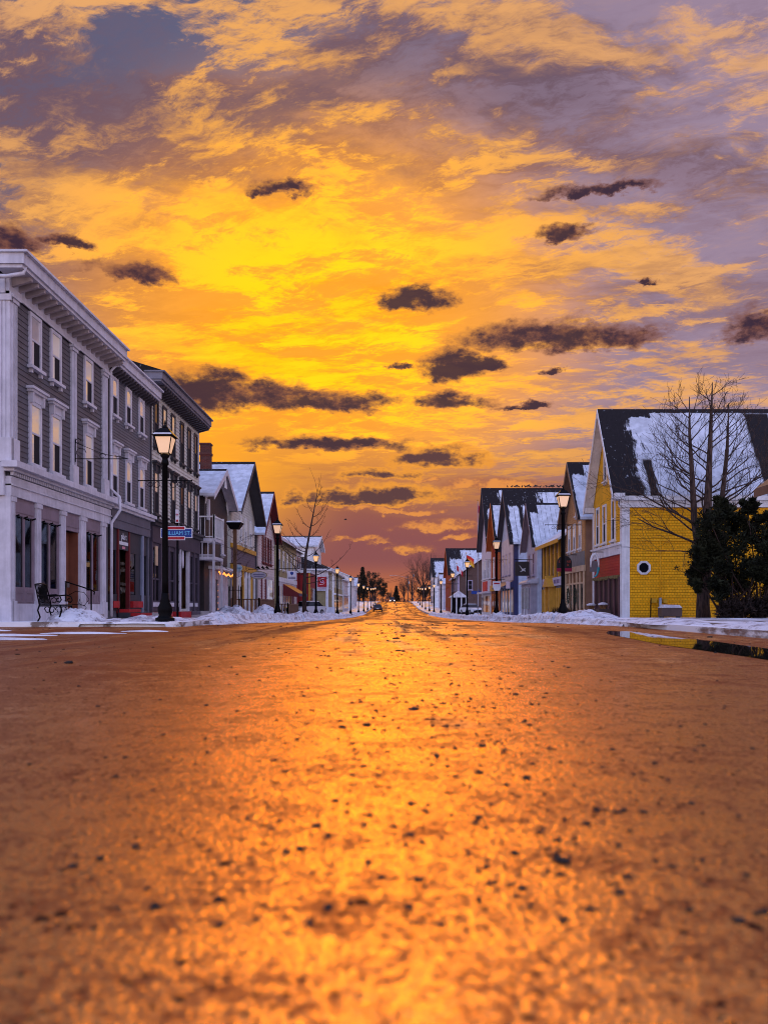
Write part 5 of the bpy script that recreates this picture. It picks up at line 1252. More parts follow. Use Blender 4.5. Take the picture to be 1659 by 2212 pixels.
# wooden decks
def deck(x0, x1, y0, y1, h, lab):
    o = empty('wooden_deck', (0, 0, walk_z(-9, (y0 + y1)/2)), 0, lab, 'deck')
    MB().box(x0, x1, y0, y1, -.6, .18).build('platform', WOOD, o)
    m = MB(); rails(m, y0, y1, 0, .18, h, .24, lambda s, t: (x1 + t, s), .07); m.build('railing', WOOD, o)
    m = MB(); rails(m, x0, x1, 0, .18, h, .22, lambda s, t: (s, y0 + t), .08); m.build('railing', WOOD, o)
deck(-9.8, -8.15, 50.6, 56.8, 1.15, 'brown wooden deck with railings before the white shingled house')
deck(-9.9, -8.3, 65.5, 72.5, 1.05, 'brown wooden deck with railings before the pale clapboard house')

# bare trees ---------------------------------------------------------
BARK = mat('bark', (.055, .035, .028), .9, spec=.2); nt_, b_ = nodes(BARK); oo = coord(nt_); bx_, by_, bz_ = sep(oo); bn = noise(xyz(nt_, bx_*14, by_*14, bz_*2.5), 1.0, 5, .65)
put(nt_, b_.inputs['Base Color'], mixc(nt_, smooth(bn, .35, .65), (.022, .014, .012), (.085, .052, .040))); bump(nt_, b_, bn, .8, .02)
def grow(mb, p, d, ln, r, depth, rng, upb=.25, spread=.6, kids_=3, seg=5, wig=.16):
    pts, rs = [Vector(p)], [r]; d = Vector(d).normalized()
    for i in range(seg):
        d = (d + Vector((rng.uniform(-wig, wig), rng.uniform(-wig, wig), rng.uniform(-wig*.6, wig*.6) + upb*.12))).normalized()
        pts.append(pts[-1] + d*ln/seg); rs.append(max(.006, r*(1 - .62*(i + 1)/seg)))
    mb.tube(pts, rs, 7 if r > .05 else (5 if r > .02 else 3), cap=r > .02)
    if depth <= 0: return
    n = kids_ + rng.randint(0, 1)
    for k in range(n):
        t = .28 + .70*(k + rng.random()*.8)/n; t = min(t, .98); j = min(seg - 1, int(t*seg)); q = pts[j].lerp(pts[j+1], t*seg - j)
        a = rng.random()*2*pi; side = d.orthogonal().normalized(); side.rotate(Matrix.Rotation(a, 3, d))
        dd = (d*(1 - spread*.5) + side*spread*rng.uniform(.7, 1.25) + Vector((0, 0, upb))).normalized()
        grow(mb, q, dd, ln*rng.uniform(.42, .68), max(.005, rs[j]*.55), depth - 1, rng, upb, spread, kids_, max(3, seg - 1), wig*1.15)
def yard_tree():
    o = empty('bare_tree', (13.6, 36.6, walk_z(13, 36)), 0, 'tall leafless tree with many upright limbs before the yellow house', 'tree')
    rng = random.Random(11); t = MB()
    t.tube([(0, 0, -.2), (-.03, 0, .6), (.0, 0, 1.6), (-.12, .02, 2.6), (-.38, .05, 4.2), (-.50, 0, 6.2), (-.6, .05, 8.2), (-.62, 0, 9.7)], [.33, .28, .26, .19, .15, .11, .06, .016], 9)
    t.tube([(.02, 0, 1.2), (.12, -.1, 2.6), (.12, -.1, 4.4), (.22, -.05, 6.3), (.28, -.1, 8.4), (.35, -.1, 10.3)], [.25, .22, .19, .135, .08, .016], 9)
    t.tube([(.06, 0, 1.6), (.5, .1, 3.2), (.85, .1, 5.2), (1.05, .05, 7.3), (1.15, .1, 9.4)], [.18, .15, .12, .08, .016], 8)
    t.build('trunk', BARK, o)
    c = MB()
    def limbs(pts, n, z0, z1, left=None):
        for k in range(n):
            z = z0 + (z1 - z0)*(k + rng.random()*.6)/n
            for (a, b) in zip(pts, pts[1:]):
                if a[2] <= z <= b[2]:
                    f = (z - a[2])/(b[2] - a[2]); p = Vector(a).lerp(Vector(b), f)
            an = rng.random()*2*pi if left is None else left + rng.uniform(-.7, .7)
            h = (z1 - z)/(z1 - z0)
            grow(c, p, (cos(an), sin(an)*.8, .45 + .5*(1 - h)), 1.0 + 1.7*h, .022 + .022*h, 2, rng, .34, .7, 4, 6, .24)
    A = [(-.12, .02, 2.6), (-.38, .05, 4.2), (-.50, 0, 6.2), (-.6, .05, 8.2), (-.62, 0, 9.7)]; B = [(.12, -.1, 2.6), (.12, -.1, 4.4), (.22, -.05, 6.3), (.28, -.1, 8.4), (.35, -.1, 10.3)]; C_ = [(.5, .1, 3.2), (.85, .1, 5.2), (1.05, .05, 7.3), (1.15, .1, 9.4)]
    limbs(A, 14, 3.6, 9.4, pi); limbs(A, 7, 4.8, 9.3); limbs(B, 17, 4.2, 10.0); limbs(C_, 12, 4.0, 9.1, .1)
    grow(c, (-.2, 0, 3.2), (-1, -.1, .32), 2.9, .06, 3, rng, .05, .6, 4, 7, .16); grow(c, (-.1, 0, 2.9), (-1, -.2, .02), 2.4, .035, 2, rng, -.02, .6, 4, 7, .2)
    grow(c, (-.3, 0, 4.0), (-.9, -.1, .7), 3.4, .055, 3, rng, .2, .6, 4, 7, .14); grow(c, (.9, 0, 5.2), (.9, -.2, .6), 2.6, .045, 3, rng, .25, .6, 4, 6, .15)
    c.build('crown', BARK, o)
yard_tree()
def street_tree():
    o = empty('bare_tree', (-5.87, 55, walk_z(-6, 55)), 0, 'young leafless street tree with a single leader by the left kerb', 'tree')
    rng = random.Random(5); t = MB(); L = [(0, 0, -.2), (0, 0, 1.6), (.02, 0, 2.6), (.1, 0, 4.2), (.35, 0, 5.6), (.62, 0, 7.0), (.85, 0, 8.2)]
    t.tube(L, [.16, .14, .12, .085, .06, .04, .02], 8); t.tube([L[-1], (.7, 0, 9.0), (.32, 0, 9.9)], [.016, .010, .004], 4); t.tube([L[-1], (1.05, 0, 9.1), (1.12, 0, 9.5)], [.014, .008, .004], 4); t.build('trunk', BARK, o)
    c = MB()
    def bow(z, side, ln, rise, n=6):
        for (a, b) in zip(L, L[1:]):
            if a[2] <= z <= b[2]: p = Vector(a).lerp(Vector(b), (z - a[2])/(b[2] - a[2]))
        dy = rng.uniform(-.5, .5); pts = [p + Vector((side*ln*(k/n), dy*k/n, rise*(k/n)**1.9 + .06*k/n)) for k in range(n + 1)]
        c.tube(pts, [.035*(1 - k/(n + .6))*(ln/2.5)**.5 + .004 for k in range(n + 1)], 5)
        for k in range(2, n + 1):
            for j in range(2):
                q = pts[k - 1].lerp(pts[k], rng.random()); grow(c, q, (side*rng.uniform(-.3, .7), rng.uniform(-.5, .5), rng.uniform(.1, 1)), .14 + .32*rng.random(), .008, 1 if j else 0, rng, .2, .7, 2, 3, .2)
    for (z, s, ln, ri) in ((2.6, 1, 3.0, 1.9), (2.75, -1, 1.3, 1.9), (3.1, -1, 1.6, 1.2), (3.5, -1, 2.3, 2.4), (3.9, -1, 1.9, 1.1), (4.0, 1, 1.5, 1.4), (4.3, -1, 1.6, 1.3), (4.5, -1, 1.3, 1.7), (5.2, -1, 1.3, 1.2), (5.3, 1, .9, 1.1), (5.9, -1, .9, 1.1), (6.0, 1, 1.2, 1.3), (6.6, 1, 1.0, .9), (6.9, -1, .5, .9), (7.3, 1, .6, .8), (7.8, 1, .35, .8), (2.2, 1, 1.9, .5)): bow(z, s, ln, ri)
    c.build('crown', BARK, o)
street_tree()
def planter_post(x, y, h, lab, sp=0):
    o = empty('planter_post', (x, y, walk_z(x, y)), 0, lab, 'post'); rng = random.Random(int(y))
    MB().box(-.09, .09, -.09, .09, -.2, h).build('post', pt('brown_post', (.12, .055, .025)), o)
    MB().hull([(-.22, -.22, h), (.22, -.22, h), (.22, .22, h), (-.22, .22, h)], [(-.42, -.42, h + .34), (.42, -.42, h + .34), (.42, .42, h + .34), (-.42, .42, h + .34)]).build('tray', IRON, o)
    MB().hull([(-.42, -.42, h + .34), (.42, -.42, h + .34), (.42, .42, h + .34), (-.42, .42, h + .34)], [(-.3, -.3, h + .42), (.3, -.3, h + .43), (.3, .3, h + .43), (-.3, .3, h + .42)]).build('snow_cap', M['snow'], o)
    t = MB()
    for k in range(9): a = rng.random()*6.28; grow(t, (0, 0, 1.8 + k*.3), (cos(a), .4*sin(a), .35), .9, .014, 2, rng, .2, .6, 3, 4, .2)
    t.build('twigs', BARK, o)
planter_post(-8.55, 45, 4.75, 'brown post with a snow capped tray before the brown gabled house')
o = empty('tree_guard', (-8.45, 44.6, walk_z(-8, 45)), 0, 'black spiked iron guard around the post by the brown house', 'tree guard')
for k in range(7):
    a = 2*pi*k/7; MB().tube([(.34*cos(a), .34*sin(a), -.1), (.36*cos(a), .36*sin(a), 1.6), (.42*cos(a), .42*sin(a), 1.75)], [.022, .022, .006], 5).build('stake', IRON, o)
for z in (.3, 1.45): MB().tube([(.35*cos(2*pi*k/14), .35*sin(2*pi*k/14), z) for k in range(15)], .014, 4).build('hoop', IRON, o)

# evergreens -----------------------------------------------------------
def m_leaf(name, col, var=.5):
    m = mat(name, col, .85, spec=.15); nt, b = nodes(m); n = noise(coord(nt), 2.2, 5, .7)
    put(nt, b.inputs['Base Color'], mixc(nt, smooth(n, .35, .65), tuple(c*(1 - var) for c in col), tuple(c*(1 + var) for c in col))); return m
JUN = m_leaf('juniper_green', (.018, .020, .009), .8); CON = m_leaf('conifer_green', (.035, .026, .016)); TWIG = m_leaf('far_twigs', (.085, .042, .04))
def tuft(mb, c, rad, n, rng, size=.09, flat=1.0):
    for i in range(n):
        v = Vector((rng.gauss(0, 1), rng.gauss(0, 1), rng.gauss(0, 1))).normalized()*rad*(rng.random()**.42); v.z *= flat; p = Vector(c) + v
        d = (v.normalized()*.7 + Vector((rng.uniform(-1, 1), rng.uniform(-1, 1), rng.uniform(-.2, 1)))).normalized(); s = d.orthogonal().normalized(); s.rotate(Matrix.Rotation(rng.random()*6.28, 3, d))
        q = size*rng.uniform(.6, 1.5); mb.face([p - s*q*.32, p + s*q*.32, p + d*q*1.5])
def juniper():
    Y = 34.2; k = Y/1800; o = empty('juniper', (14.4, Y, walk_z(14, Y)), 0, 'big dark straggly evergreen juniper hiding the tree foot at right', 'shrub'); rng = random.Random(3); b0 = o.location.z
    P = lambda x, y, dy=0.0: Vector(((x - 850)*k - 14.4, dy, .5 + (1310 - y)*k - b0))
    br = MB(); lf = MB(); base = [P(1560, 1332), P(1600, 1334), P(1640, 1334)]
    cl = [(1545, 1104, 20), (1552, 1085, 10), (1525, 1140, 28), (1560, 1150, 34), (1595, 1128, 26), (1612, 1100, 12), (1508, 1190, 24), (1545, 1190, 36), (1590, 1180, 38), (1630, 1150, 22), (1648, 1120, 14), (1660, 1160, 20), (1655, 1195, 24),
          (1500, 1235, 20), (1535, 1230, 30), (1575, 1225, 32), (1620, 1215, 26), (1500, 1262, 12), (1540, 1265, 20), (1580, 1262, 18), (1640, 1245, 18), (1690, 1180, 30), (1700, 1230, 34), (1735, 1200, 30), (1615, 1265, 12), (1665, 1275, 14), (1500, 1210, 16), (1570, 1110, 12), (1680, 1130, 14)]
    for i, (x, y, r) in enumerate(cl):
        c = P(x, y, rng.uniform(-.7, .7)); rr = r*k
        for j in range(6):
            sub = c + Vector((rng.gauss(0, .55), rng.gauss(0, .6), rng.gauss(0, .55)))*rr; tuft(lf, sub, rr*rng.uniform(.42, .68), 210, rng, .10)
        bs = base[i % 3]; mid = bs.lerp(c, .5) + Vector((rng.uniform(-.2, .2), rng.uniform(-.2, .2), -.15)); br.tube([bs, mid, c], [.05, .035, .012], 5)
        for j in range(3):
            e = c + Vector((rng.gauss(0, .8), rng.gauss(0, .5), rng.gauss(0, .8)))*rr; br.tube([mid.lerp(c, rng.random()), e], [.016, .005], 4); tuft(lf, e, .09, 16, rng, .08)
    for j in range(70):
        p = P(rng.uniform(1590, 1720), rng.uniform(1230, 1318), rng.uniform(-.5, .5)); q = base[rng.randint(0, 2)]; br.tube([q.lerp(p, .45), p], [.014, .005], 4); tuft(lf, p, .13, 12, rng, .08)
    br.build('branches', BARK, o); lf.build('foliage', JUN, o)
    o = empty('low_hedge', (14.6, 33.4, walk_z(14, 33)), 0, 'low dark hedge at the foot of the big juniper', 'hedge'); m = MB(); t = MB()
    for j in range(90): 
        p = Vector((rng.uniform(-1.5, 3.2), rng.uniform(-.4, .4), rng.uniform(.08, .62))); tuft(m, p, .24, 110, rng, .10); t.tube([(p.x*.95, p.y, -.1), tuple(p)], [.012, .005], 3)
    m.build('foliage', m_leaf('hedge_brown', (.028, .018, .014)), o); t.build('stems', BARK, o)
juniper()
o = empty('dry_shrub', (-10.35, 20.7, walk_z(-10, 21)), 0, 'small rust coloured dry shrub at the left edge', 'shrub'); m = MB(); rng = random.Random(9)
for j in range(60): a = rng.random()*6.28; m.tube([(0, 0, -.05), (.16*cos(a), .16*sin(a), .22), (.34*cos(a)*rng.random(), .3*sin(a), .25 + .25*rng.random())], [.012, .009, .003], 3)
m.build('stems', m_leaf('dry_rust', (.30, .13, .04)), o)

# far trees ----------------------------------------------------------------
def gz(x, y): return prof(y) + .1
def far_tree(kind, x, y, top, wd, lab, seed, grp='trees at the end of the street'):
    rng = random.Random(seed); z0 = gz(x, y); h = top - z0; o = empty('tree', (x, y, z0), 0, lab, 'tree', grp)
    t = MB(); t.tube([(0, 0, -1), (0, 0, h*.5), (0, 0, h*.93)], [.28, .18, .03], 7)
    c = MB()
    if kind == 'conifer':
        for i in range(26):
            f = i/25; zz = h*(.12 + .86*f); rad = wd*(1 - f)**.85*rng.uniform(.75, 1.1) + .12
            for k in range(5): a = rng.random()*6.28; tuft(c, (rad*.55*cos(a), rad*.55*sin(a), zz), rad*.5, 22, rng, .42, .6)
    elif kind == 'round':
        for i in range(34):
            a = rng.random()*6.28; q = wd*rng.random()**.6; zz = h*(.34 + .58*rng.random()); e = sqrt(max(.08, 1 - ((zz/h - .6)/.42)**2)); p = (q*e*cos(a), q*e*sin(a), zz)
            t.tube([(0, 0, h*.25), (p[0]*.5, p[1]*.5, zz*.8), p], [.1, .06, .02], 4); tuft(c, p, wd*rng.uniform(.16, .30), 75, rng, .30)
    else:
        for k in range(8):
            a = 2*pi*k/8 + rng.random(); grow(t, (0, 0, h*(.18 + .03*k)), (cos(a)*.55, sin(a)*.55, 1.1), h*.55, .14, 3, rng, .3, .6, 4, 5, .14)
        grow(t, (0, 0, h*.3), (0, 0, 1), h*.62, .16, 3, rng, .2, .55, 5, 5, .1)
        for i in range(26):
            a = rng.random()*6.28; q = wd*rng.random()**.5; zz = h*(.42 + .55*rng.random()); tuft(c, (q*cos(a), q*sin(a), zz), wd*.2, 10, rng, .22)
    t.build('trunk', BARK, o); c.build('crown', CON if kind != 'bare' else TWIG, o)
for a in (('conifer', -10.7, 290, 14.0, 2.2, 'slim dark spire shaped conifer left of the hilltop', 21), ('round', -7.6, 300, 13.6, 3.6, 'broad dark evergreen crowding the left of the hilltop', 22), ('round', -12.5, 310, 12.2, 3.2, 'dark evergreen behind the white two storey house', 23),
          ('round', -4.6, 352, 11.0, 2.8, 'rounded dark tree leaning over the far left road edge', 24), ('conifer', 1.4, 420, 10.6, 2.2, 'dark pointed conifer closing the end of the road', 25),
          ('bare', 4.6, 372, 11.0, 2.6, 'bare purple brown tree right of the road end', 26), ('bare', 7.6, 345, 12.2, 3.0, 'bare dark tree between the utility poles', 27), ('bare', 10.2, 285, 16.4, 3.0, 'tall bare elm with dense upright twigs behind the right lamps', 28),
          ('bare', 14.4, 292, 15.6, 3.0, 'bare elm just behind the far torn snow roof', 29), ('bare', -1.2, 460, 8.2, 3.0, 'low bare tree in the middle of the road end', 30), ('round', 13.0, 340, 9.5, 3.6, 'low dark evergreen behind the right utility poles', 31), ('bare', -9.5, 420, 10.5, 4, 'bare tree beyond the hilltop on the left', 32)): far_tree(*a)
tl = MB(); rng = random.Random(40)
for i in range(420):
    x = rng.uniform(-60, 60); y = rng.uniform(470, 560); zt = rng.uniform(2.5, 8.5); tuft(tl, (x, y, gz(x, y) + rng.random()*zt), 1.8, 14, rng, .9)
o = tl.build('treeline', TWIG); tag(o, 'far dark line of woods closing the end of the street', 'woods', kind='stuff')

# utility poles and wires
def pole(x, y, top, lab, arm=False):
    z0 = gz(x, y); o = empty('utility_pole', (x, y, z0), 0, lab, 'utility pole'); h = top - z0
    MB().tube([(0, 0, -.5), (0, 0, h)], [.17, .11], 8).build('pole', pt('pole_wood', (.07, .045, .035)), o)
    for zz in (h - .6, h - 1.7): MB().box(-1.0, 1.0, -.06, .06, zz - .07, zz + .07).build('crossarm', pt('pole_wood', (.07, .045, .035)), o)
    MB().lathe([(.22, h - 3.4), (.25, h - 3.3), (.25, h - 2.6), (.2, h - 2.5)], 10, (.4, 0)).build('transformer', METAL, o)
    if arm: MB().tube([(0, 0, h - 1.0), (-3, 0, h - .3), (-6.5, 0, h)], .06, 5).build('lamp_arm', METAL, o); MB().box(-7.4, -6.4, -.12, .12, h - .08, h + .06).build('lamp_head', METAL, o)
    return o
pole(6.9, 302, 14.6, 'taller utility pole right of the road end'); pole(5.8, 332, 12.9, 'shorter utility pole carrying a long street light arm', True); pole(-9.0, 318, 11.5, 'utility pole lost among the left hilltop trees')
for i, (a, b) in enumerate((((6.9, 302, 13.9), (-9.0, 318, 10.9)), ((6.9, 302, 12.8), (-9.0, 318, 9.8)), ((5.8, 332, 12.2), (-9.0, 318, 10.2)), ((6.9, 302, 13.9), (5.8, 332, 12.3)))):
    a, b = Vector(a), Vector(b); pts = [a.lerp(b, k/12) - Vector((0, 0, 1.3*(1 - (2*k/12 - 1)**2))) for k in range(13)]
    o = MB().tube(pts, .035, 4).build('wire', IRON); tag(o, 'thin overhead wire sagging between the far utility poles', 'wire', 'overhead wires')

# flags ---------------------------------------------------------------
def flag(x, y, h, lab, bands, fz, w, fh, droop=.0, plab=None):
    z0 = walk_z(x, y); o = empty('flagpole', (x, y, z0), 0, plab, 'flagpole'); MB().tube([(0, 0, -.2), (0, 0, h)], [.06, .04], 7).build('pole', METAL, o); MB().lathe([(.02, h), (.11, h + .08), (.02, h + .18)], 8).build('finial', OCHRE, o)
    f = empty('flag', (x, y, z0 + fz), 0, lab, 'flag'); n = 10
    for (u0, u1, v0, v1, m) in bands:
        b = MB()
        for k in range(n):
            a0 = u0 + (u1 - u0)*k/n; a1 = u0 + (u1 - u0)*(k + 1)/n
            P = lambda u, v: (w*u*(1 - droop*.55) + .04, .14*sin(u*9), -fh*v - droop*w*u*(.6 + .4*u) + .08*sin(u*6)*0)
            b.face([P(a0, v0), P(a1, v0), P(a1, v1), P(a0, v1)])
        b.build('stripe', m, f)
FR = pt('flag_red', (.55, .015, .03)); FW = pt('flag_white', (.72, .62, .68))
flag(10.55, 104.5, 14.3, 'limp red and white flag drooping high beside the tallest white house', ((0, .3, 0, 1, FR), (.3, .7, 0, 1, pt('flag_pink', (.62, .18, .2))), (.7, 1, 0, 1, FR)), 13.8, 1.1, .95, .75, 'tall thin flagpole beside the tallest white house')
flag(9.6, 127, 7.6, 'tilted red white and pink flag near the brown shingled house', ((0, .28, 0, 1, FR), (.28, .72, 0, 1, FW), (.72, 1, 0, 1, FR)), 7.4, 1.5, .8, .7, 'flagpole of the tilted red and white flag')
flag(11.0, 126, 9.1, 'red and orange striped flag behind the third right lamp head', ((0, 1, 0, .34, pt('flag_scarlet', (.62, .03, .02))), (0, 1, .34, .67, pt('flag_orange', (.75, .22, .02))), (0, 1, .67, 1, pt('flag_yellow', (.75, .45, .03)))), 8.9, 1.5, 1.3, .45, 'flagpole of the striped flag behind the third right lamp')

# birds -------------------------------------------------------------------
def bird():
    m = MB(); m.tube([(0, -.16, .10), (0, -.06, .15), (0, .06, .17), (0, .13, .24), (0, .17, .25), (0, .22, .24)], [.012, .05, .065, .04, .036, .006], 7); m.tube([(-.02, .02, .12), (-.02, .02, 0)], .008, 3); m.tube([(.02, .02, .12), (.02, .02, 0)], .008, 3)
    return m.build('bird', mat('bird_dark', (.02, .016, .016), .8))
B0 = bird(); rng = random.Random(8)
for i in range(24):
    o = B0 if i == 0 else B0.copy()
    if i: COL.objects.link(o)
    x = 13.2 + i*.33 + rng.uniform(-.14, .14); o.location = (x, 96.0, walk_z(10, 96) + 13.95 - walk_z(XR, 96) + .19); o.rotation_euler = (0, 0, rng.uniform(-3, 3)); s = rng.uniform(1.0, 1.5); o.scale = (s, s, s)
    tag(o, 'small dark bird perched on the ridge of the tallest white house', 'bird', 'birds perched on the roof ridge')
m = MB(); m.tube([(-.16, 0, 0), (-.05, 0, .02), (.1, 0, .03), (.18, 0, .02)], [.01, .035, .035, .008], 6)
for s in (-1, 1): m.hull([(-.05, 0, .03), (.07, 0, .03), (.04, s*.14, .12), (-.05, s*.14, .12)], [(-.04, s*.1, .13), (.03, s*.1, .13), (.02, s*.32, .08), (-.03, s*.32, .08)])
o = m.build('gull', mat('bird_dark_wing', (.03, .025, .025), .8), None, (-4.6, 80, 8.8), .5); tag(o, 'single bird flying in the sky over the left row', 'bird')

# cars ------------------------------------------------------------------------
def car(x, y, rz, pm, lab, kind='sedan', lights=False, name='parked_car'):
    o = empty(name, (x, y, road_z(x, y) if abs(x - .3) < 5.5 else walk_z(x, y)), rz, lab, 'car' if kind == 'sedan' else 'truck')
    W = .9; Lh = 2.2; up = 1.45 if kind == 'sedan' else 1.85; hd = .95 if kind == 'sedan' else 1.15   # nose along +y
    def loop(yv, zs, w0, w1): return [(-w0, yv, .32), (-w0*1.02, yv, zs*.65), (-w1, yv, zs), (w1, yv, zs), (w0*1.02, yv, zs*.65), (w0, yv, .32)]
    st = [(-Lh, hd*.86, W*.86, W*.78), (-Lh + .12, hd*.98, W*.95, W*.88), (-1.2, hd, W, W*.93), (.7, hd, W, W*.93), (1.6, hd*.92, W*.97, W*.88), (Lh - .1, hd*.8, W*.92, W*.8), (Lh, hd*.68, W*.85, W*.75)]
    b = MB(); n0 = 0; loops = [loop(*s) for s in st]; b.v = [p for l in loops for p in l]; k = 6
    for i in range(len(st) - 1):
        for j in range(k): b.f.append((i*k + j, i*k + (j + 1) % k, (i + 1)*k + (j + 1) % k, (i + 1)*k + j)); b.sm.append(False)
    b.f.append(tuple(range(k - 1, -1, -1))); b.f.append(tuple((len(st) - 1)*k + j for j in range(k))); b.sm += [False, False]
    bo = b.build('body', pm, o)
    c0, c1 = (-1.75, 1.0) if kind == 'sedan' else (-.2, 1.2)
    g = MB(); g.hull([(-W*.9, c0, hd - .02), (W*.9, c0, hd - .02), (W*.9, c1, hd - .02), (-W*.9, c1, hd - .02)], [(-W*.68, c0 + .5, up - .06), (W*.68, c0 + .5, up - .06), (W*.68, c1 - .75, up - .06), (-W*.68, c1 - .75, up - .06)]); g.build('window', GLD, o)
    MB().hull([(-W*.70, c0 + .46, up - .07), (W*.70, c0 + .46, up - .07), (W*.70, c1 - .72, up - .07), (-W*.70, c1 - .72, up - .07)], [(-W*.6, c0 + .6, up), (W*.6, c0 + .6, up), (W*.6, c1 - .85, up), (-W*.6, c1 - .85, up)]).build('roof', pm, o)
    ty = mat('tyre', (.012, .012, .012), .8) if 'tyre' not in bpy.data.materials else bpy.data.materials['tyre']
    for sx in (-1, 1):
        for yy in (-1.3, 1.35):
            t = MB(); t.tube([(sx*(W - .16), yy, .33), (sx*(W + .02), yy, .33)], .33, 16); w = t.build('wheel', ty, o); q = MB(); q.tube([(sx*(W + .0), yy, .33), (sx*(W + .03), yy, .33)], .19, 12); q.build('rim', METAL, w)
        h = MB(); h.hull([(sx*.48, Lh + .005, hd*.52), (sx*.76, Lh - .03, hd*.52), (sx*.76, Lh - .06, hd*.68), (sx*.48, Lh - .02, hd*.68)], [(sx*.48, Lh + .05, hd*.52), (sx*.76, Lh + .02, hd*.52), (sx*.76, Lh - .02, hd*.66), (sx*.48, Lh + .03, hd*.66)])
        h.build('headlight', mat('headlamp', (.9, .8, .8), .2, emit=(1, .78, .72), estr=6.0) if lights else METAL, o)
        MB().box(sx*.55, sx*.8, -Lh - .03, -Lh + .05, hd*.62, hd*.8).build('tail_light', pt('tail_red', (.25, .01, .01)), o)
    MB().box(-W*.8, W*.8, Lh - .04, Lh + .07, .34, .5).box(-W*.8, W*.8, -Lh - .07, -Lh + .04, .34, .52).build('bumper', IRON, o); MB().box(-.4, .4, Lh - .02, Lh + .04, hd*.5, hd*.64).build('grille', IRON, o)
    MB().box(-.26, .26, -Lh - .08, -Lh - .06, .55, .68).build('number_plate', SW, o)
car(-3.15, 168, 0, mat('dark_car_paint', (.02, .016, .018), .25, spec=.6), 'dark car standing at the left kerb up the street')
car(-.4, 262, pi, mat('grey_truck_paint', (.10, .085, .085), .3, spec=.6), 'oncoming truck with glowing headlights at the hilltop', 'truck', True, 'truck')
car(-8.3, 79.5, pi - .5, mat('white_car_paint', (.55, .52, .52), .25, spec=.6), 'white car parked behind the snow bank near the red shop')
car(10.6, 113.5, pi + .35, mat('snowy_car_paint', (.6, .6, .62), .5), 'pale car under snow parked in the right side gap')

# snow banks, patches, puddle, grit ---------------------------------------------
def bank(name, xc, ya, yb, wid, hgt, lab, seed, zf=walk_z, taper=4.0):
    ys = []; y = ya
    while y < yb: ys.append(y); y += max(.11, y*.0045)
    n = 23; v, f = [], []
    for y in ys:
        e = min(1, (y - ya)/taper, (yb - y)/taper + .05)
        big = .55 + .9*max(0, mn.noise(Vector((seed, y*.28, 0))) + .35)
        for i in range(n):
            u = i/(n - 1)*2 - 1; x = xc + u*wid*.5*(1 + .25*mn.noise(Vector((y*.5, seed, 3))))
            prof_ = max(0.0, 1 - u*u)**.75; lump = mn.fractal(Vector((x*2.6, y*2.2, seed)), .75, 2.1, 6)
            zb_ = zf(x, y) if (x < KL + .02 or x > KR - .02) else road_z(x, y) + .02
            z = zb_ - .05 + (hgt*big*prof_*(1 + .85*lump))*max(.05, e)
            if i in (0, n - 1): z = zb_ - .25
            v.append((x, y, z))
    for j in range(len(ys) - 1):
        for i in range(n - 1): a = j*n + i; f.append((a, a + 1, a + n + 1, a + n))
    o = mesh_obj(name, v, f, M['bank'], True); return tag(o, lab, 'snow bank', kind='stuff')
bank('snow_bank', -5.45, 22.6, 150, 1.5, .20, 'ploughed lumpy snow bank along the left kerb', 1.5)
bank('snow_bank', 6.15, 21.0, 135, 1.5, .17, 'ploughed lumpy snow bank along the right kerb', 7.5)
bank('snow_bank', -6.6, 20.3, 25.5, 2.4, .22, 'low snow heap around the foot of the corner lamp', 3.1, taper=1.6)
def snow_lump(x, y, rx, ry, h, lab, seed, zf=walk_z, name='snow_heap'):
    v, f = [], []; N, K = 9, 26
    for i in range(N + 1):
        t = i/N
        for k in range(K):
            a = 2*pi*k/K; q = t*(1 + .28*mn.noise(Vector((cos(a)*1.3, sin(a)*1.3, seed)))); px_, py_ = x + rx*q*cos(a), y + ry*q*sin(a)
            v.append((px_, py_, zf(px_, py_) + h*max(0, 1 - t*t)**.9*(1 + .5*mn.fractal(Vector((px_*2, py_*2, seed)), .8, 2, 4)) + (.003 if t < 1 else -.02)))
    for i in range(N):
        for k in range(K): a = i*K + k; b = i*K + (k + 1) % K; f.append((a, b, b + K, a + K))
    f.append(tuple(range(K)))
    return tag(mesh_obj(name, v, f, M['snow'] if h < .1 else M['bank'], True), lab, 'snow')
snow_lump(-8.3, 21.9, .75, .8, .32, 'smooth snow mound beside the iron garden seat', 2.2)
snow_lump(-8.6, 44.3, 1.2, 1.4, .55, 'tall snow mound under the brown house porch', 4.2)
snow_lump(-7.2, 47.2, 1.0, 1.2, .55, 'pointed snow mound at the foot of the brown post', 5.7)
snow_lump(7.7, 33.5, 1.4, 1.6, .28, 'snow mound beside the nearest right lamp', 6.4)
fl = lambda x, y: road_z(x, y)
for i, (x, y, rx, ry, lab) in enumerate(((-6.3, 12.6, 1.3, .26, 'thin white snow patch on the asphalt at the left edge, nearest the viewer'), (-6.9, 14.2, 1.15, .22, 'thin snow patch on the left asphalt just behind the nearest one'), (-5.7, 15.3, .85, .15, 'narrow snow streak on the asphalt before the iron seat'), (-8.2, 17.0, .5, .12, 'small snow streak on the left asphalt close to the kerb'), (-4.9, 16.5, .5, .10, 'short snow streak farthest right on the left asphalt'))):
    snow_lump(x, y, rx, ry, .03, lab, 10 + i, fl, 'snow_patch')
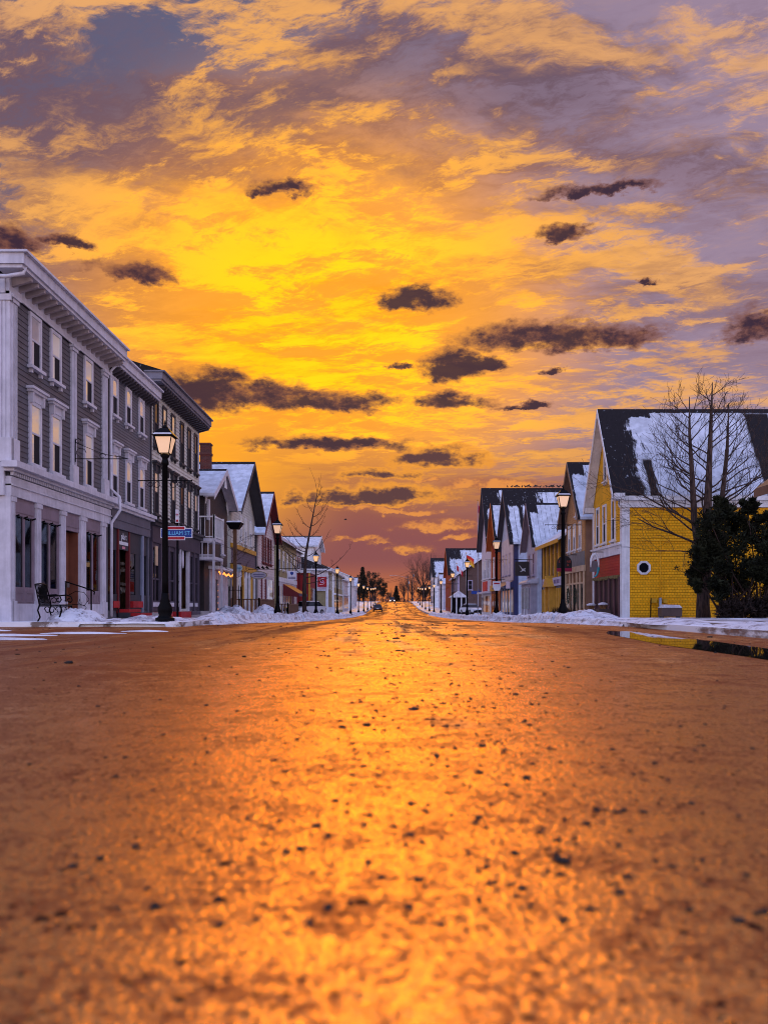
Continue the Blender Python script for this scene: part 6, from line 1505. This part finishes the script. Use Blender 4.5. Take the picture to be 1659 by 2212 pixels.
for i, (x, y, rx, ry, lab) in enumerate(((6.75, 14.6, .8, 2.6, 'smooth snow strip at the right picture edge before the puddle kerb'), (6.3, 19.2, .7, 2.2, 'snow strip along the right kerb before the lamp'))): snow_lump(x, y, rx, ry, .10, lab, 20 + i, walk_z, 'snow_strip')
v = []; K = 60
for k in range(K):
    a = 2*pi*k/K; q = 1 + .35*mn.noise(Vector((cos(a)*2.2, sin(a)*2.2, 4.4)))
    yy = 11.2 + 5.0*q*sin(a); xx = 4.05 + .06*(yy - 11) + .50*q*cos(a); v.append((xx, yy, road_z(xx, yy) + .005))
tag(mesh_obj('puddle', v, [tuple(range(K))], M['puddle']), kind='structure')
gm = MB(); rng = random.Random(77)
def stone(x, y, s):
    z = road_z(x, y); p = []
    n = len(gm.v); K = 6
    ex = rng.uniform(.6, 1.5); ph = rng.random()*3
    for (rr, zz) in ((.8, 0), (1, .25), (.55, .5)):
        for k in range(K): a = 2*pi*k/K + rng.random()*.5; q = rr*s*rng.uniform(.65, 1.3)*(1 + (ex - 1)*cos(a + ph)**2); gm.v.append((x + q*cos(a), y + q*sin(a), z + zz*s*rng.uniform(.8, 1.1)))
    for i in range(2):
        for k in range(K): a = n + i*K + k; b = n + i*K + (k + 1) % K; gm.f.append((a, b, b + K, a + K)); gm.sm.append(True)
    gm.f.append(tuple(n + 2*K + k for k in range(K))); gm.sm.append(True)
for i in range(1900):
    y = 1.3*(26/1.3)**rng.random(); x = rng.gauss(.25, .22 + .045*y) if i % 3 else rng.uniform(-.5, .5)*y*.95 + .1; stone(x, y, (.0018 + .0075*rng.random()**2.4)*(1 + .12*y)*(1.9 if i % 29 == 0 else 1))
for (X, Y, s) in ((963, 1570, 10), (150, 1433, 13), (512, 1537, 7), (885, 1805, 13), (823, 1895, 13), (870, 1375, 8), (710, 1418, 6), (1015, 1700, 8), (695, 1655, 9), (920, 1755, 9), (855, 1380, 9), (452, 1440, 5), (1100, 1960, 9), (560, 1470, 5)):
    yy = 1800*H/(Y - 1310); stone((X - 850)*yy/1800, yy, s*yy/1800*.8)
o = gm.build('road_grit', mat('grit', (.012, .008, .007), .9)); tag(o, 'dark grit and small stones scattered over the wet road', 'grit', kind='stuff')
